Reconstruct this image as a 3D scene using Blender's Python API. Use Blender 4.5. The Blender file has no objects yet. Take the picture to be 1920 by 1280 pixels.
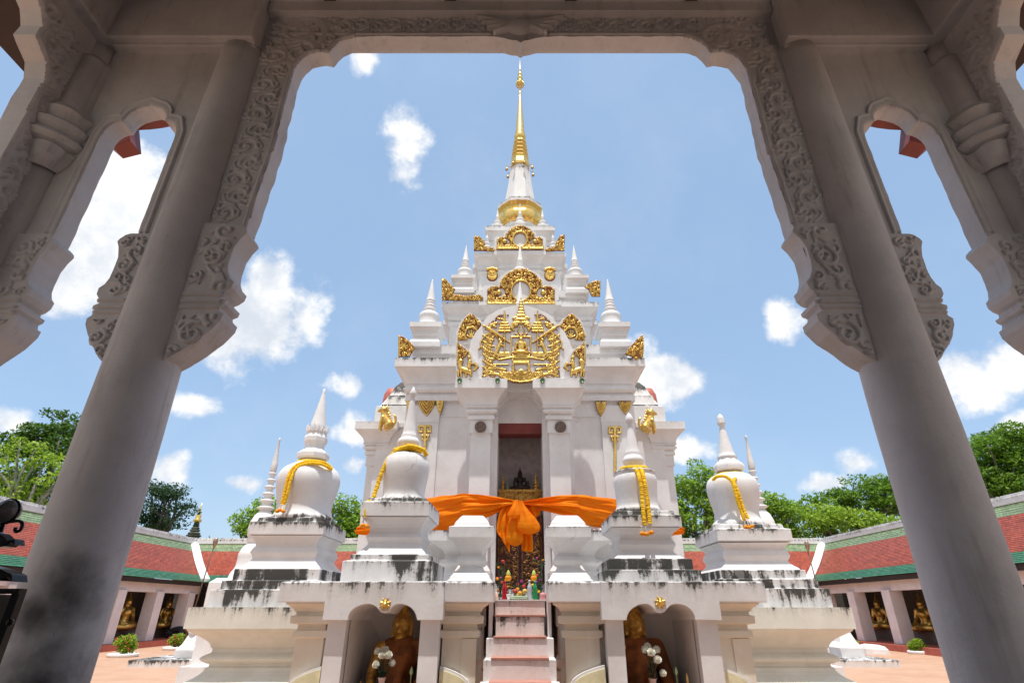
import bpy, math, random
import numpy as np
from mathutils import Vector, noise
R = math.radians
rnd = random.Random(7)
SC = bpy.context.scene
COL = SC.collection
E = 1.70                     # eye height above the courtyard
F = 1017.0                   # focal length measured on the 1920 px wide photograph
PITCH = math.atan(500/F)
cs, sn = math.cos(PITCH), math.sin(PITCH)

# ------------------------------------------------------------ camera, sky, sun
cam = bpy.data.cameras.new('camera'); co = bpy.data.objects.new('camera', cam); COL.objects.link(co)
co.location = (0, 0, E); co.rotation_euler = (R(90) + PITCH, 0, 0)
cam.sensor_width = 36; cam.lens = 36*F/1920; cam.shift_x = -15/1920
cam.clip_start = .05; cam.clip_end = 3000
SC.camera = co
SUN_EL, SUN_AZ = 79, -170      # azimuth from +Y towards +X
sun = bpy.data.lights.new('sun', 'SUN'); so = bpy.data.objects.new('sun', sun); COL.objects.link(so)
sun.energy = 3.8; sun.angle = R(.55); sun.color = (1, .955, .89)
sd = Vector((math.sin(R(SUN_AZ))*math.cos(R(SUN_EL)), math.cos(R(SUN_AZ))*math.cos(R(SUN_EL)), math.sin(R(SUN_EL))))
so.rotation_euler = sd.to_track_quat('Z', 'Y').to_euler()
so['kind'] = 'helper'
SC.view_settings.view_transform = 'Standard'; SC.view_settings.look = 'None'
SC.view_settings.exposure = .35; SC.view_settings.gamma = 1; SC.view_settings.use_curve_mapping = False
SC.cycles.max_bounces = 8; SC.cycles.diffuse_bounces = 5

def nd(nt, typ, **kw):
    n = nt.nodes.new(typ)
    for k, v in kw.items():
        if k.startswith('_'): setattr(n, k[1:], v)
        else:
            key = k.replace('__', ' ')
            (n.inputs[int(key[1:])] if key[0] == 'i' and key[1:].isdigit() else n.inputs[key]).default_value = v
    return n
def ma(nt, op, a, b=None, c=None, clamp=False):
    n = nt.nodes.new('ShaderNodeMath'); n.operation = op; n.use_clamp = clamp
    for i, x in enumerate((a, b, c)):
        if x is None: continue
        if isinstance(x, (int, float)): n.inputs[i].default_value = x
        else: nt.links.new(x, n.inputs[i])
    return n.outputs[0]
def smooth(nt, x, lo, hi):
    n = nt.nodes.new('ShaderNodeMapRange'); n.interpolation_type = 'SMOOTHSTEP'
    nt.links.new(x, n.inputs[0]); n.inputs[1].default_value = lo; n.inputs[2].default_value = hi
    return n.outputs[0]
def mixc(nt, f, a, b):
    n = nt.nodes.new('ShaderNodeMix'); n.data_type = 'RGBA'
    for i, x in ((0, f), (6, a), (7, b)):
        if isinstance(x, (int, float)): n.inputs[i].default_value = x
        elif isinstance(x, tuple): n.inputs[i].default_value = (*x, 1)
        else: nt.links.new(x, n.inputs[i])
    return n.outputs[2]

# pixel (u, v) of the photograph at depth Y -> world point
def ray(v):
    y = (640-v)/F
    return sn + y*cs, cs - y*sn
def P(u, v, Y):
    zd, yd = ray(v)
    return Vector(((u-975)/F/yd*Y, Y, E + zd/yd*Y))
def ZV(v, Y): return P(975, v, Y).z
def XU(u, v, Y): return P(u, v, Y).x

world = bpy.data.worlds.new('World'); SC.world = world; world.use_nodes = True
wt = world.node_tree; wt.nodes.clear()
wo = wt.nodes.new('ShaderNodeOutputWorld')
bg = nd(wt, 'ShaderNodeBackground', Strength=.12)
sky = wt.nodes.new('ShaderNodeTexSky'); sky.sky_type = 'NISHITA'; sky.sun_disc = False
sky.sun_elevation = R(SUN_EL); sky.sun_rotation = R(SUN_AZ); sky.air_density = 1.0; sky.dust_density = 1.4; sky.ozone_density = 1.0
tc = wt.nodes.new('ShaderNodeTexCoord'); sep = wt.nodes.new('ShaderNodeSeparateXYZ'); wt.links.new(tc.outputs['Generated'], sep.inputs[0])
az = ma(wt, 'ARCTAN2', sep.outputs[0], sep.outputs[1]); el = ma(wt, 'ARCSINE', sep.outputs[2])
n1 = nd(wt, 'ShaderNodeTexNoise', Scale=7.5, Detail=9.0, Roughness=.58, Distortion=.25); wt.links.new(tc.outputs['Generated'], n1.inputs['Vector'])
n2 = nd(wt, 'ShaderNodeTexNoise', Scale=3.0, Detail=5.0, Roughness=.6); wt.links.new(tc.outputs['Generated'], n2.inputs['Vector'])
n3 = nd(wt, 'ShaderNodeTexNoise', Scale=20.0, Detail=9.0, Roughness=.62); wt.links.new(tc.outputs['Generated'], n3.inputs['Vector'])
clouds = [(205,430,125,165,1.7),(130,520,95,90,1.7),(250,360,60,60,.9),(480,600,100,90,1.7),(500,530,45,60,1.7),(420,650,70,45,.9),(762,270,34,62,.62),(755,325,24,30,.5),
 (370,763,42,20,.85),(655,722,32,18,.6),(458,907,44,18,.85),(315,880,40,38,.9),(667,805,34,26,.65),(668,875,30,20,.6),(1250,712,75,52,1.7),(1200,690,40,44,.9),
 (1282,842,46,26,.9),(1472,596,34,34,.85),(1795,700,52,52,.9),(1890,690,50,42,.95),(1548,908,46,22,.95),(1600,868,36,22,.7),(1915,800,46,24,.9),(15,790,40,22,.6),(684,110,16,16,.4),
 (235,285,28,22,.55),(560,600,40,60,.75),(1100,745,90,60,.7),(1845,740,40,30,.75)]
mask = None
for (u, v, du, dv, a) in clouds:
    d0 = P(u, v, 1) - Vector((0, 0, E)); d1 = P(u+du, v, 1) - Vector((0, 0, E)); d2 = P(u, v-dv, 1) - Vector((0, 0, E)); d3 = P(u, v+dv, 1) - Vector((0, 0, E))
    A = lambda d: math.atan2(d.x, d.y)
    H = lambda d: math.asin(d.normalized().z)
    ra = abs(A(d1)-A(d0)); re = abs(H(d2)-H(d3))/2
    # offset of the azimuth while the elevation changes keeps the blobs upright
    x = ma(wt, 'DIVIDE', ma(wt, 'SUBTRACT', az, A(d0)), ra); y = ma(wt, 'DIVIDE', ma(wt, 'SUBTRACT', el, H(d0)), re)
    r2 = ma(wt, 'ADD', ma(wt, 'MULTIPLY', x, x), ma(wt, 'MULTIPLY', y, y))
    m = ma(wt, 'MULTIPLY', ma(wt, 'SUBTRACT', 1.0, ma(wt, 'SQRT', r2)), a)
    mask = m if mask is None else ma(wt, 'SMOOTH_MAX', mask, m, .25)
mm = ma(wt, 'ADD', ma(wt, 'MAXIMUM', mask, -1.2), ma(wt, 'MULTIPLY', ma(wt, 'SUBTRACT', n1.outputs[0], .5), 2.4))
cov = smooth(wt, ma(wt, 'ADD', mm, ma(wt, 'MULTIPLY', ma(wt, 'SUBTRACT', n3.outputs[0], .5), 1.7)), -.30, .52)
veil = ma(wt, 'MULTIPLY', smooth(wt, n2.outputs[0], .40, .75), .09)
cov2 = ma(wt, 'MAXIMUM', cov, veil)
shade = smooth(wt, ma(wt, 'ADD', ma(wt, 'MULTIPLY', n1.outputs[0], .8), ma(wt, 'MULTIPLY', n3.outputs[0], .7)), .55, .92)
ccol = mixc(wt, shade, (4.7, 5.1, 5.7), (7.2, 7.2, 7.2))
haze = mixc(wt, .42, sky.outputs[0], (3.5, 5.25, 7.5))
fin = mixc(wt, cov2, haze, ccol)
# unseen bright cloud bank added behind the pavilion to lift the front walls
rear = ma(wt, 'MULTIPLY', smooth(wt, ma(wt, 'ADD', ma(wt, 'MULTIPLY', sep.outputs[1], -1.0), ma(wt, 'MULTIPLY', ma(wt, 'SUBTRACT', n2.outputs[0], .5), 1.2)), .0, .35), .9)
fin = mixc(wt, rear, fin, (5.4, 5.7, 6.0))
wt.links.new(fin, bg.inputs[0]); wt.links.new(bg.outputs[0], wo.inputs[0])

# ------------------------------------------------------------ materials
def newmat(name):
    m = bpy.data.materials.new(name); m.use_nodes = True
    nt = m.node_tree; b = nt.nodes['Principled BSDF']
    return m, nt, b
def pos(nt): return nt.nodes.new('ShaderNodeNewGeometry').outputs['Position']
def mapping(nt, vec, s):
    n = nt.nodes.new('ShaderNodeMapping'); nt.links.new(vec, n.inputs[0]); n.inputs['Scale'].default_value = s; return n.outputs[0]
def noi(nt, vec, scale, detail=4, rough=.55, dist=0):
    n = nd(nt, 'ShaderNodeTexNoise', Scale=scale, Detail=float(detail), Roughness=rough, Distortion=dist); nt.links.new(vec, n.inputs['Vector']); return n.outputs[0]
def bump(nt, b, h, strength, dist):
    n = nd(nt, 'ShaderNodeBump', Strength=strength, Distance=dist); nt.links.new(h, n.inputs['Height']); nt.links.new(n.outputs[0], b.inputs['Normal'])
def simple(name, col, rough=.6, metal=0, var=.12, vs=6, bs=30, bd=.004, bst=.5, col2=None, spec=.5):
    m, nt, b = newmat(name); p = pos(nt)
    n = noi(nt, p, vs, 5)
    c2 = col2 or tuple(max(0, c*(1-var*2)) for c in col)
    f = smooth(nt, n, .32, .68)
    nt.links.new(mixc(nt, f, c2, col), b.inputs['Base Color'])
    b.inputs['Roughness'].default_value = rough; b.inputs['Metallic'].default_value = metal; b.inputs['Specular IOR Level'].default_value = spec
    if bd: bump(nt, b, noi(nt, p, bs, 5), bst, bd)
    return m
def painted(name, base, T, tint=None, k1=1.7, k2=1.1, dark=(.028, .027, .022), xs=7.0, bd=.006, kd=1.0):
    """lime-washed plaster; black mould grows from exposed top edges (attribute drip) downwards in streaks"""
    m, nt, b = newmat(name); p = pos(nt)
    at = nt.nodes.new('ShaderNodeAttribute'); at.attribute_name = 'drip'; d = at.outputs['Fac']
    a1 = noi(nt, mapping(nt, p, (xs, xs, .55)), 1.0, 6, .65)
    a2 = noi(nt, p, 1.1, 4, .6)
    a3 = noi(nt, p, 26, 5, .7)
    s = ma(nt, 'ADD', ma(nt, 'MULTIPLY', d, kd), ma(nt, 'MULTIPLY', ma(nt, 'SUBTRACT', a1, .5), k1))
    s = ma(nt, 'ADD', s, ma(nt, 'MULTIPLY', ma(nt, 'SUBTRACT', a2, .5), k2))
    s = ma(nt, 'ADD', s, ma(nt, 'MULTIPLY', ma(nt, 'SUBTRACT', a3, .5), .9))
    mk = smooth(nt, s, T, T+.34)
    faint = ma(nt, 'MULTIPLY', smooth(nt, s, T-.50, T+.25), .34)
    v = smooth(nt, noi(nt, p, 2.3, 4), .3, .7)
    base2 = tint or (base[0]*.90, base[1]*.885, base[2]*.875)
    c = mixc(nt, v, base2, base)
    c = mixc(nt, faint, c, (.30, .27, .24))
    c = mixc(nt, ma(nt, 'MULTIPLY', mk, .93), c, dark)
    wv = nt.nodes.new('ShaderNodeTexNoise'); wv.inputs['Scale'].default_value = 3.5; wv.inputs['Detail'].default_value = 5; nt.links.new(p, wv.inputs['Vector'])
    vm = nt.nodes.new('ShaderNodeVectorMath'); vm.operation = 'MULTIPLY_ADD'; nt.links.new(wv.outputs['Color'], vm.inputs[0]); vm.inputs[1].default_value = (.5, .5, .5); nt.links.new(p, vm.inputs[2])
    vo = nd(nt, 'ShaderNodeTexVoronoi', Scale=1.15); vo.feature = 'DISTANCE_TO_EDGE'; nt.links.new(vm.outputs[0], vo.inputs['Vector'])
    ck = ma(nt, 'MULTIPLY', ma(nt, 'SUBTRACT', 1.0, smooth(nt, vo.outputs['Distance'], .002, .010)), smooth(nt, a2, .58, .68))
    c = mixc(nt, ma(nt, 'MULTIPLY', ck, .28), c, (.10, .09, .08))
    pt = smooth(nt, noi(nt, mapping(nt, p, (1, 1, .7)), 4.2, 2, .4), .60, .64)
    c = mixc(nt, ma(nt, 'MULTIPLY', pt, .16), c, (.90, .89, .88))
    nt.links.new(c, b.inputs['Base Color'])
    b.inputs['Roughness'].default_value = .72; b.inputs['Specular IOR Level'].default_value = .3
    h = ma(nt, 'ADD', noi(nt, p, 9, 6, .6), ma(nt, 'MULTIPLY', a3, .4))
    bump(nt, b, h, .55, bd)
    return m
W = (.79, .785, .785)
M = {}
M['clean'] = painted('white_limewash', W, 1.52)
M['light'] = painted('white_limewash_lightly_stained', W, 1.12, k1=1.9)
M['stain'] = painted('white_limewash_stained', W, .72, k1=2.4, k2=1.8)
M['heavy'] = painted('white_limewash_black_mould', W, .34, k1=3.4, k2=2.8, xs=5, kd=.62)
M['ledge'] = painted('white_limewash_streaked', W, .86, xs=9, k1=2.1)
M['dome'] = painted('weathered_dome_plaster', W, .68, k1=1.4, k2=2.2, xs=3.0)
M['lower'] = painted('greenish_cream_limewash', (.74, .75, .68), .86, xs=9, k1=2.1)
M['floor'] = simple('worn_dark_floor_tiles', (.17, .12, .10), .5)
M['leafred'] = simple('old_red_door', (.06, .012, .010), .6)
M['cream'] = painted('cream_limewash', (.78, .72, .60), 1.3)
M['pink'] = painted('pink_washed_plaster', (.78, .66, .62), 1.25)
M['stairs'] = painted('stair_plaster', (.80, .785, .775), .70, tint=(.76, .70, .67), k2=1.8)
M['tread'] = simple('red_tread_paint', (.52, .24, .18), .6)
M['yellow'] = simple('pale_yellow_panel', (.80, .75, .48), .6, var=.1)
M['redpaint'] = simple('dark_red_paint', (.22, .035, .025), .5)
M['rosered'] = simple('faded_red_paint', (.52, .14, .10), .6)
def gold(name, c1, c2, rough=.3, bs=60, bd=.006, ground=False):
    m, nt, b = newmat(name); p = pos(nt)
    f = smooth(nt, noi(nt, p, 14, 5, .7), .35, .62)
    c = mixc(nt, f, c2, c1)
    if ground:      # red-brown painted into the low cuts, as bare ground and as crevice shade
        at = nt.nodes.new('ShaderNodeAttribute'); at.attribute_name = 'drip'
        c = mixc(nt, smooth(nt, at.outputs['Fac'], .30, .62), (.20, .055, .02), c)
    nt.links.new(c, b.inputs['Base Color'])
    b.inputs['Metallic'].default_value = .72; b.inputs['Roughness'].default_value = rough
    bump(nt, b, noi(nt, p, bs, 5, .6), .6, bd); return m
M['gold'] = gold('gold_leaf', (.88, .60, .17), (.58, .34, .08))
M['goldrelief'] = gold('gold_leaf_red_shaded_cuts', (.90, .63, .18), (.60, .36, .08), ground=True)
M['goldspire'] = gold('gold_spire', (.92, .66, .22), (.78, .50, .13), .26, 9, .01)
M['darkgold'] = gold('dark_gold', (.74, .44, .10), (.34, .17, .04), .38)
M['worngilt'] = gold('worn_gilding', (.30, .16, .05), (.07, .02, .012), .5)
M['bronze'] = gold('dark_bronze', (.05, .035, .03), (.03, .02, .02), .35)
M['robe'] = simple('saffron_brown_robe', (.30, .09, .015), .75, var=.3, bs=24, bd=.004)
def plaster():
    m, nt, b = newmat('pavilion_plaster'); p = pos(nt)
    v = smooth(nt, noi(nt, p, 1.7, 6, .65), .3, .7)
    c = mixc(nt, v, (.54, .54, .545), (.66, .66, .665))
    st = smooth(nt, noi(nt, p, 9, 6, .75), .66, .74)
    c = mixc(nt, ma(nt, 'MULTIPLY', st, .35), c, (.20, .16, .13))
    dr_ = smooth(nt, noi(nt, mapping(nt, p, (5, 5, .5)), 1.6, 6, .7), .52, .72); c = mixc(nt, ma(nt, 'MULTIPLY', dr_, .30), c, (.17, .15, .135))
    sc_ = smooth(nt, noi(nt, mapping(nt, p, (30, 30, 9)), 1.0, 3, .8), .71, .74); c = mixc(nt, ma(nt, 'MULTIPLY', sc_, .5), c, (.12, .09, .08))
    pa_ = smooth(nt, noi(nt, p, 3.1, 2, .5), .60, .63); c = mixc(nt, ma(nt, 'MULTIPLY', pa_, .10), c, (.70, .68, .67))
    sm = None
    for q, r_ in (((-2.10, 2.79, E+.06), .24), ((-2.26, 2.80, E-.02), .17), ((-1.98, 2.80, E-.10), .12), ((-2.08, 2.79, E-.42), .42), ((-2.15, 2.79, E-.85), .45)):
        vm = nt.nodes.new('ShaderNodeVectorMath'); vm.operation = 'DISTANCE'; nt.links.new(p, vm.inputs[0]); vm.inputs[1].default_value = q
        dd = ma(nt, 'SUBTRACT', 1.0, ma(nt, 'DIVIDE', vm.outputs['Value'], r_)); sm = dd if sm is None else ma(nt, 'MAXIMUM', sm, dd)
    k = ma(nt, 'ADD', sm, ma(nt, 'MULTIPLY', ma(nt, 'SUBTRACT', noi(nt, p, 7, 4), .5), 1.1))
    c = mixc(nt, ma(nt, 'MULTIPLY', smooth(nt, k, -.15, .95), .88), c, (.03, .028, .026))
    nt.links.new(c, b.inputs['Base Color']); b.inputs['Roughness'].default_value = .7; b.inputs['Specular IOR Level'].default_value = .25
    bump(nt, b, ma(nt, 'ADD', noi(nt, p, 5, 6, .6), ma(nt, 'MULTIPLY', noi(nt, p, 60, 4, .7), .15)), .5, .02)
    return m
M['plaster'] = plaster()
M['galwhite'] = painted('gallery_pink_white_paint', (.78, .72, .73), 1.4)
M['dark'] = simple('dark_roof_timber', (.035, .02, .016), .7)
M['iron'] = simple('black_painted_iron', (.012, .012, .013), .28, .3, bs=12, bd=.002)
M['rust'] = simple('rusty_iron_post', (.14, .09, .06), .6, .3)
M['glass'] = simple('dusty_lamp_glass', (.17, .16, .14), .12, 0)
M['lampglobe'] = simple('metal_lamp_head', (.42, .30, .22), .25, .5)
M['marigold'] = simple('marigold_petals', (.98, .62, .008), .8, var=.12, vs=40, bs=220, bd=.004)
M['marigold2'] = simple('orange_marigold', (.90, .32, .005), .8, var=.12, vs=40, bs=220, bd=.004)
M['flowerwhite'] = simple('white_chrysanthemum', (.90, .89, .78), .8, vs=60, var=.15, bs=200, bd=.004)
M['leafdark'] = simple('dark_cut_leaves', (.02, .06, .025), .6)
M['petalwhite'] = simple('jasmine_white', (.8, .8, .74), .7)
M['cer'] = simple('green_ceramic_glaze', (.10, .22, .10), .25)
M['roundel'] = simple('brown_carved_roundel', (.22, .15, .12), .7, var=.3, vs=30, bs=60, bd=.01)
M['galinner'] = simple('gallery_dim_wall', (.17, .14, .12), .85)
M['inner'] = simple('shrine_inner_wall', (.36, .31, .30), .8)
def cloth():
    m, nt, b = newmat('orange_cloth'); p = pos(nt)
    f = smooth(nt, noi(nt, mapping(nt, p, (.8, 2, 5)), 2.2, 5), .35, .65)
    nt.links.new(mixc(nt, f, (.97, .27, .002), (.98, .38, .008)), b.inputs['Base Color']); b.inputs['Roughness'].default_value = .65
    b.inputs['Specular IOR Level'].default_value = .2
    tr = nd(nt, 'ShaderNodeBsdfTranslucent'); tr.inputs[0].default_value = (.98, .38, .01, 1)
    mx = nd(nt, 'ShaderNodeMixShader'); mx.inputs[0].default_value = .5
    nt.links.new(b.outputs[0], mx.inputs[1]); nt.links.new(tr.outputs[0], mx.inputs[2]); nt.links.new(mx.outputs[0], nt.nodes['Material Output'].inputs[0])
    bump(nt, b, noi(nt, mapping(nt, p, (1, 1, 9)), 5, 4), .5, .02)
    return m
M['cloth'] = cloth()
def tiles(name, col, ax, seed=0):
    """glazed fish-scale tiles: joints and per-tile tone from a brick texture run along the wing and down the slope"""
    m, nt, b = newmat(name); g = nt.nodes.new('ShaderNodeNewGeometry'); s = nt.nodes.new('ShaderNodeSeparateXYZ'); nt.links.new(g.outputs['Position'], s.inputs[0])
    c = nt.nodes.new('ShaderNodeCombineXYZ'); nt.links.new(s.outputs[ax], c.inputs[0]); nt.links.new(s.outputs[2], c.inputs[1])
    br = nd(nt, 'ShaderNodeTexBrick', Scale=1.0, Mortar__Size=.012, Brick__Width=.17, Row__Height=.083, Bias=0.0)
    br.offset = .5; nt.links.new(c.outputs[0], br.inputs['Vector'])
    k = .48
    br.inputs['Color1'].default_value = (*col, 1); br.inputs['Color2'].default_value = (*[x*k for x in col], 1); br.inputs['Mortar'].default_value = (*[x*.35 for x in col], 1)
    f = smooth(nt, noi(nt, g.outputs['Position'], 1.3, 5, .7), .40, .75)
    cc = mixc(nt, ma(nt, 'MULTIPLY', f, .6), br.outputs['Color'], (col[0]*.6+.05, col[1]*.6+.03, col[2]*.6+.02))
    nt.links.new(cc, b.inputs['Base Color']); b.inputs['Roughness'].default_value = .38
    bump(nt, b, br.outputs['Fac'], -.6, .02); return m
for nm, col in (('red', (.52, .095, .040)), ('green', (.045, .24, .12)), ('pale', (.30, .42, .22))):
    M['t'+nm+'y'] = tiles(nm+'_roof_tiles_side', col, 1); M['t'+nm+'x'] = tiles(nm+'_roof_tiles_back', col, 0)
def paving():
    m, nt, b = newmat('terracotta_paving'); p = pos(nt)
    br = nd(nt, 'ShaderNodeTexBrick', Scale=1.0, Mortar__Size=.012, Brick__Width=.4, Row__Height=.4); br.offset = 0
    nt.links.new(p, br.inputs['Vector'])
    br.inputs['Color1'].default_value = (.52, .30, .19, 1); br.inputs['Color2'].default_value = (.45, .25, .155, 1); br.inputs['Mortar'].default_value = (.34, .22, .17, 1)
    f = smooth(nt, noi(nt, p, .6, 6, .7), .3, .75)
    nt.links.new(mixc(nt, ma(nt, 'MULTIPLY', f, .5), br.outputs['Color'], (.56, .38, .26)), b.inputs['Base Color']); b.inputs['Roughness'].default_value = .75
    bump(nt, b, noi(nt, p, 20), .4, .01); return m
M['paving'] = paving()
M['earth'] = simple('dry_grass_ground', (.16, .17, .07), .95, vs=.7, col2=(.20, .15, .09), bs=5, bd=.05)
def leaf(name, c1, c2, rough=.6):
    m, nt, b = newmat(name)
    at = nt.nodes.new('ShaderNodeAttribute'); at.attribute_name = 'tone'
    nt.links.new(mixc(nt, at.outputs['Fac'], c1, c2), b.inputs['Base Color']); b.inputs['Roughness'].default_value = rough
    b.inputs['Specular IOR Level'].default_value = .25
    tr = nd(nt, 'ShaderNodeBsdfTranslucent'); nt.links.new(mixc(nt, at.outputs['Fac'], tuple(min(1, x*1.6) for x in c1), tuple(min(1, x*1.5) for x in c2)), tr.inputs[0])
    mx = nd(nt, 'ShaderNodeMixShader'); mx.inputs[0].default_value = .3
    nt.links.new(b.outputs[0], mx.inputs[1]); nt.links.new(tr.outputs[0], mx.inputs[2]); nt.links.new(mx.outputs[0], nt.nodes['Material Output'].inputs[0])
    return m
M['leafA'] = leaf('bright_foliage', (.10, .20, .018), (.30, .46, .05))
M['leafB'] = leaf('dark_foliage', (.035, .09, .012), (.11, .20, .022))
M['leafC'] = leaf('rain_tree_foliage', (.065, .15, .013), (.18, .30, .03))
M['leafD'] = leaf('pale_foliage', (.15, .26, .02), (.34, .46, .05))
M['leafE'] = leaf('bluish_feathery_foliage', (.022, .06, .022), (.05, .10, .035))
M['bark'] = simple('grey_bark', (.20, .175, .15), .9, vs=5, var=.25, bs=18, bd=.02)
M['barkpale'] = simple('pale_bark', (.36, .34, .30), .9, vs=5, var=.25, bs=18, bd=.02)

# ------------------------------------------------------------ mesh helpers
class MB:
    def __init__(s): s.v = []; s.f = []; s.d = []; s.sm = []
    def add(s, vs, fs, dr=None, smooth=False):
        o = len(s.v); s.v += [tuple(x) for x in vs]; s.d += list(dr) if dr is not None else [0]*len(vs)
        s.f += [tuple(i+o for i in f) for f in fs]; s.sm += [smooth]*len(fs); return s
    def box(s, a, b, top=1.0, bot=0.0):
        (x0, y0, z0), (x1, y1, z1) = a, b
        x0, x1 = min(x0, x1), max(x0, x1); y0, y1 = min(y0, y1), max(y0, y1); z0, z1 = min(z0, z1), max(z0, z1)
        vs = [(x, y, z) for z in (z0, z1) for x, y in ((x0, y0), (x1, y0), (x1, y1), (x0, y1))]
        return s.add(vs, [(3,2,1,0), (4,5,6,7), (0,1,5,4), (1,2,6,5), (2,3,7,6), (3,0,4,7)], [bot]*4+[top]*4)
    def build(s, name, mat, parent=None, bevel=0, cat=None, label=None, group=None, kind=None):
        me = bpy.data.meshes.new(name)
        off = parent_world(parent) if parent else Vector((0, 0, 0))
        if cat and not parent:
            a = np.array(s.v); off = Vector(((a[:, 0].min()+a[:, 0].max())/2, (a[:, 1].min()+a[:, 1].max())/2, a[:, 2].min()))
        vs = [(x-off.x, y-off.y, z-off.z) for x, y, z in s.v]
        me.from_pydata(vs, [], s.f); me.polygons.foreach_set('use_smooth', s.sm)
        a = me.attributes.new('drip', 'FLOAT', 'POINT'); a.data.foreach_set('value', [float(x) for x in s.d])
        me.materials.append(mat); me.update()
        o = bpy.data.objects.new(name, me); COL.objects.link(o)
        if parent: o.parent = parent
        elif cat: o.location = off
        if bevel:
            b = o.modifiers.new('bevel', 'BEVEL'); b.width = bevel; b.segments = 2; b.limit_method = 'ANGLE'; b.angle_limit = R(35)
        if cat: tag(o, label, cat, group)
        if kind: o['kind'] = kind
        return o
def parent_world(o):
    v = Vector((0, 0, 0))
    while o: v = v + Vector(o.location); o = o.parent
    return v
def tag(o, label, cat, group=None):
    o['label'] = label; o['category'] = cat
    if group: o['group'] = group
def empty(name, loc, label, cat, group=None):
    o = bpy.data.objects.new(name, None); COL.objects.link(o); o.location = loc; o.empty_display_size = .3
    tag(o, label, cat, group); return o

def rect(x0, x1, y0, y1): return [(x0, y0), (x1, y0), (x1, y1), (x0, y1)]
def sq(cx, cy, h): return rect(cx-h, cx+h, cy-h, cy+h)
def cross(cx, cy, w, c, p):
    q = [(-w,-w), (-c,-w), (-c,-w-p), (c,-w-p), (c,-w), (w,-w), (w,-c), (w+p,-c), (w+p,c), (w,c), (w,w), (c,w), (c,w+p), (-c,w+p), (-c,w), (-w,w), (-w,c), (-w-p,c), (-w-p,-c), (-w,-c)]
    return [(cx+x, cy+y) for x, y in q]
def offsets(pl):
    n = len(pl); out = []
    for i in range(n):
        a, b, c = pl[i-1], pl[i], pl[(i+1) % n]
        n1 = (b[1]-a[1], -(b[0]-a[0])); n2 = (c[1]-b[1], -(c[0]-b[0]))
        l1 = math.hypot(*n1) or 1; l2 = math.hypot(*n2) or 1
        n1 = (n1[0]/l1, n1[1]/l1); n2 = (n2[0]/l2, n2[1]/l2)
        k = 1 + n1[0]*n2[0] + n1[1]*n2[1]
        out.append(((n1[0]+n2[0])/k, (n1[1]+n2[1])/k))
    return out
def stack(mb, plan, prof, seg=.3, jit=.005):
    """plan polygon swept up a moulding profile [(offset, z[, drip])]; hand-laid plaster is never quite straight"""
    offs = offsets(plan); n = len(plan); pts = []
    for i in range(n):
        j = (i+1) % n; L = math.dist(plan[i], plan[j]); k = max(1, int(L/seg))
        for t in range(k):
            f = t/k
            pts.append((plan[i][0]*(1-f)+plan[j][0]*f, plan[i][1]*(1-f)+plan[j][1]*f, offs[i][0]*(1-f)+offs[j][0]*f, offs[i][1]*(1-f)+offs[j][1]*f))
    # unit normal along straight runs keeps constant offset because both ends share that component
    vs = []; dr = []; m = len(pts); N = len(prof)
    for r, pr in enumerate(prof):
        o, z = pr[0], pr[1]
        if len(pr) > 2: d = pr[2]
        else:
            nx = prof[r+1][1] if r+1 < N else z
            d = 0
        for (x, y, ox, oy) in pts:
            q = Vector((x*1.7, y*1.7, z*1.3)); a = noise.noise(q)*jit; b = noise.noise(q+Vector((9, 3, 5)))*jit*.8
            vs.append((x+ox*(o+a), y+oy*(o+a), z+b)); dr.append(d)
    fs = []
    for r in range(N-1):
        for i in range(m):
            j = (i+1) % m; fs.append((r*m+i, r*m+j, (r+1)*m+j, (r+1)*m+i))
    fs.append(tuple(reversed(range(m)))); fs.append(tuple(range((N-1)*m, N*m)))
    mb.add(vs, fs, dr); return mb
def slab(o0, o1, z0, z1): return [(o0, z0, .0), (o0, z1, 1.0)] if o1 is None else [(o0, z0, 0), (o1, z1, 1)]
def cyma(o0, z0, o1, z1, n=5, kind='s'):
    out = []
    for i in range(n+1):
        t = i/n
        if kind == 's': f = t - math.sin(2*math.pi*t)/(2*math.pi)*.9
        elif kind == 'in': f = 1-math.cos(t*math.pi/2)      # slow start
        else: f = math.sin(t*math.pi/2)
        out.append((o0+(o1-o0)*f, z0+(z1-z0)*t, 0))
    return out
def torus(o, dz0, dz1, b, n=6):
    return [(o+b*math.sin(math.pi*i/n), dz0+(dz1-dz0)*i/n, .25 if i > n/2 else 0) for i in range(n+1)]
def lathe(mb, cx, cy, prof, n=32, smooth=True, rot=0, sharp=False, jit=0):
    """profile [(radius, z[, drip])], bottom to top"""
    vs = []; dr = []
    for pr in prof:
        r, z = pr[0], pr[1]; d = pr[2] if len(pr) > 2 else 0
        for i in range(n):
            a = rot + 2*math.pi*i/n
            q = 1+jit*noise.noise(Vector((math.cos(a)*1.3+cx, math.sin(a)*1.3+cy, z*2.2)))
            vs.append((cx+r*q*math.cos(a), cy+r*q*math.sin(a), z)); dr.append(d)
    fs = []
    for k in range(len(prof)-1):
        for i in range(n):
            j = (i+1) % n; fs.append((k*n+i, k*n+j, (k+1)*n+j, (k+1)*n+i))
    fs.append(tuple(reversed(range(n)))); fs.append(tuple(range((len(prof)-1)*n, len(prof)*n)))
    mb.add(vs, fs, dr, smooth); return mb
def dense(prof, step=.05):
    out = [prof[0]]
    for a, b in zip(prof, prof[1:]):
        a3 = tuple(a)+(0,)*(3-len(a)); b3 = tuple(b)+(0,)*(3-len(b)); k = max(1, int(math.dist(a3[:2], b3[:2])/step))
        for i in range(1, k+1): out.append(tuple(a3[q]+(b3[q]-a3[q])*i/k for q in range(3)))
    return out
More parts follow.
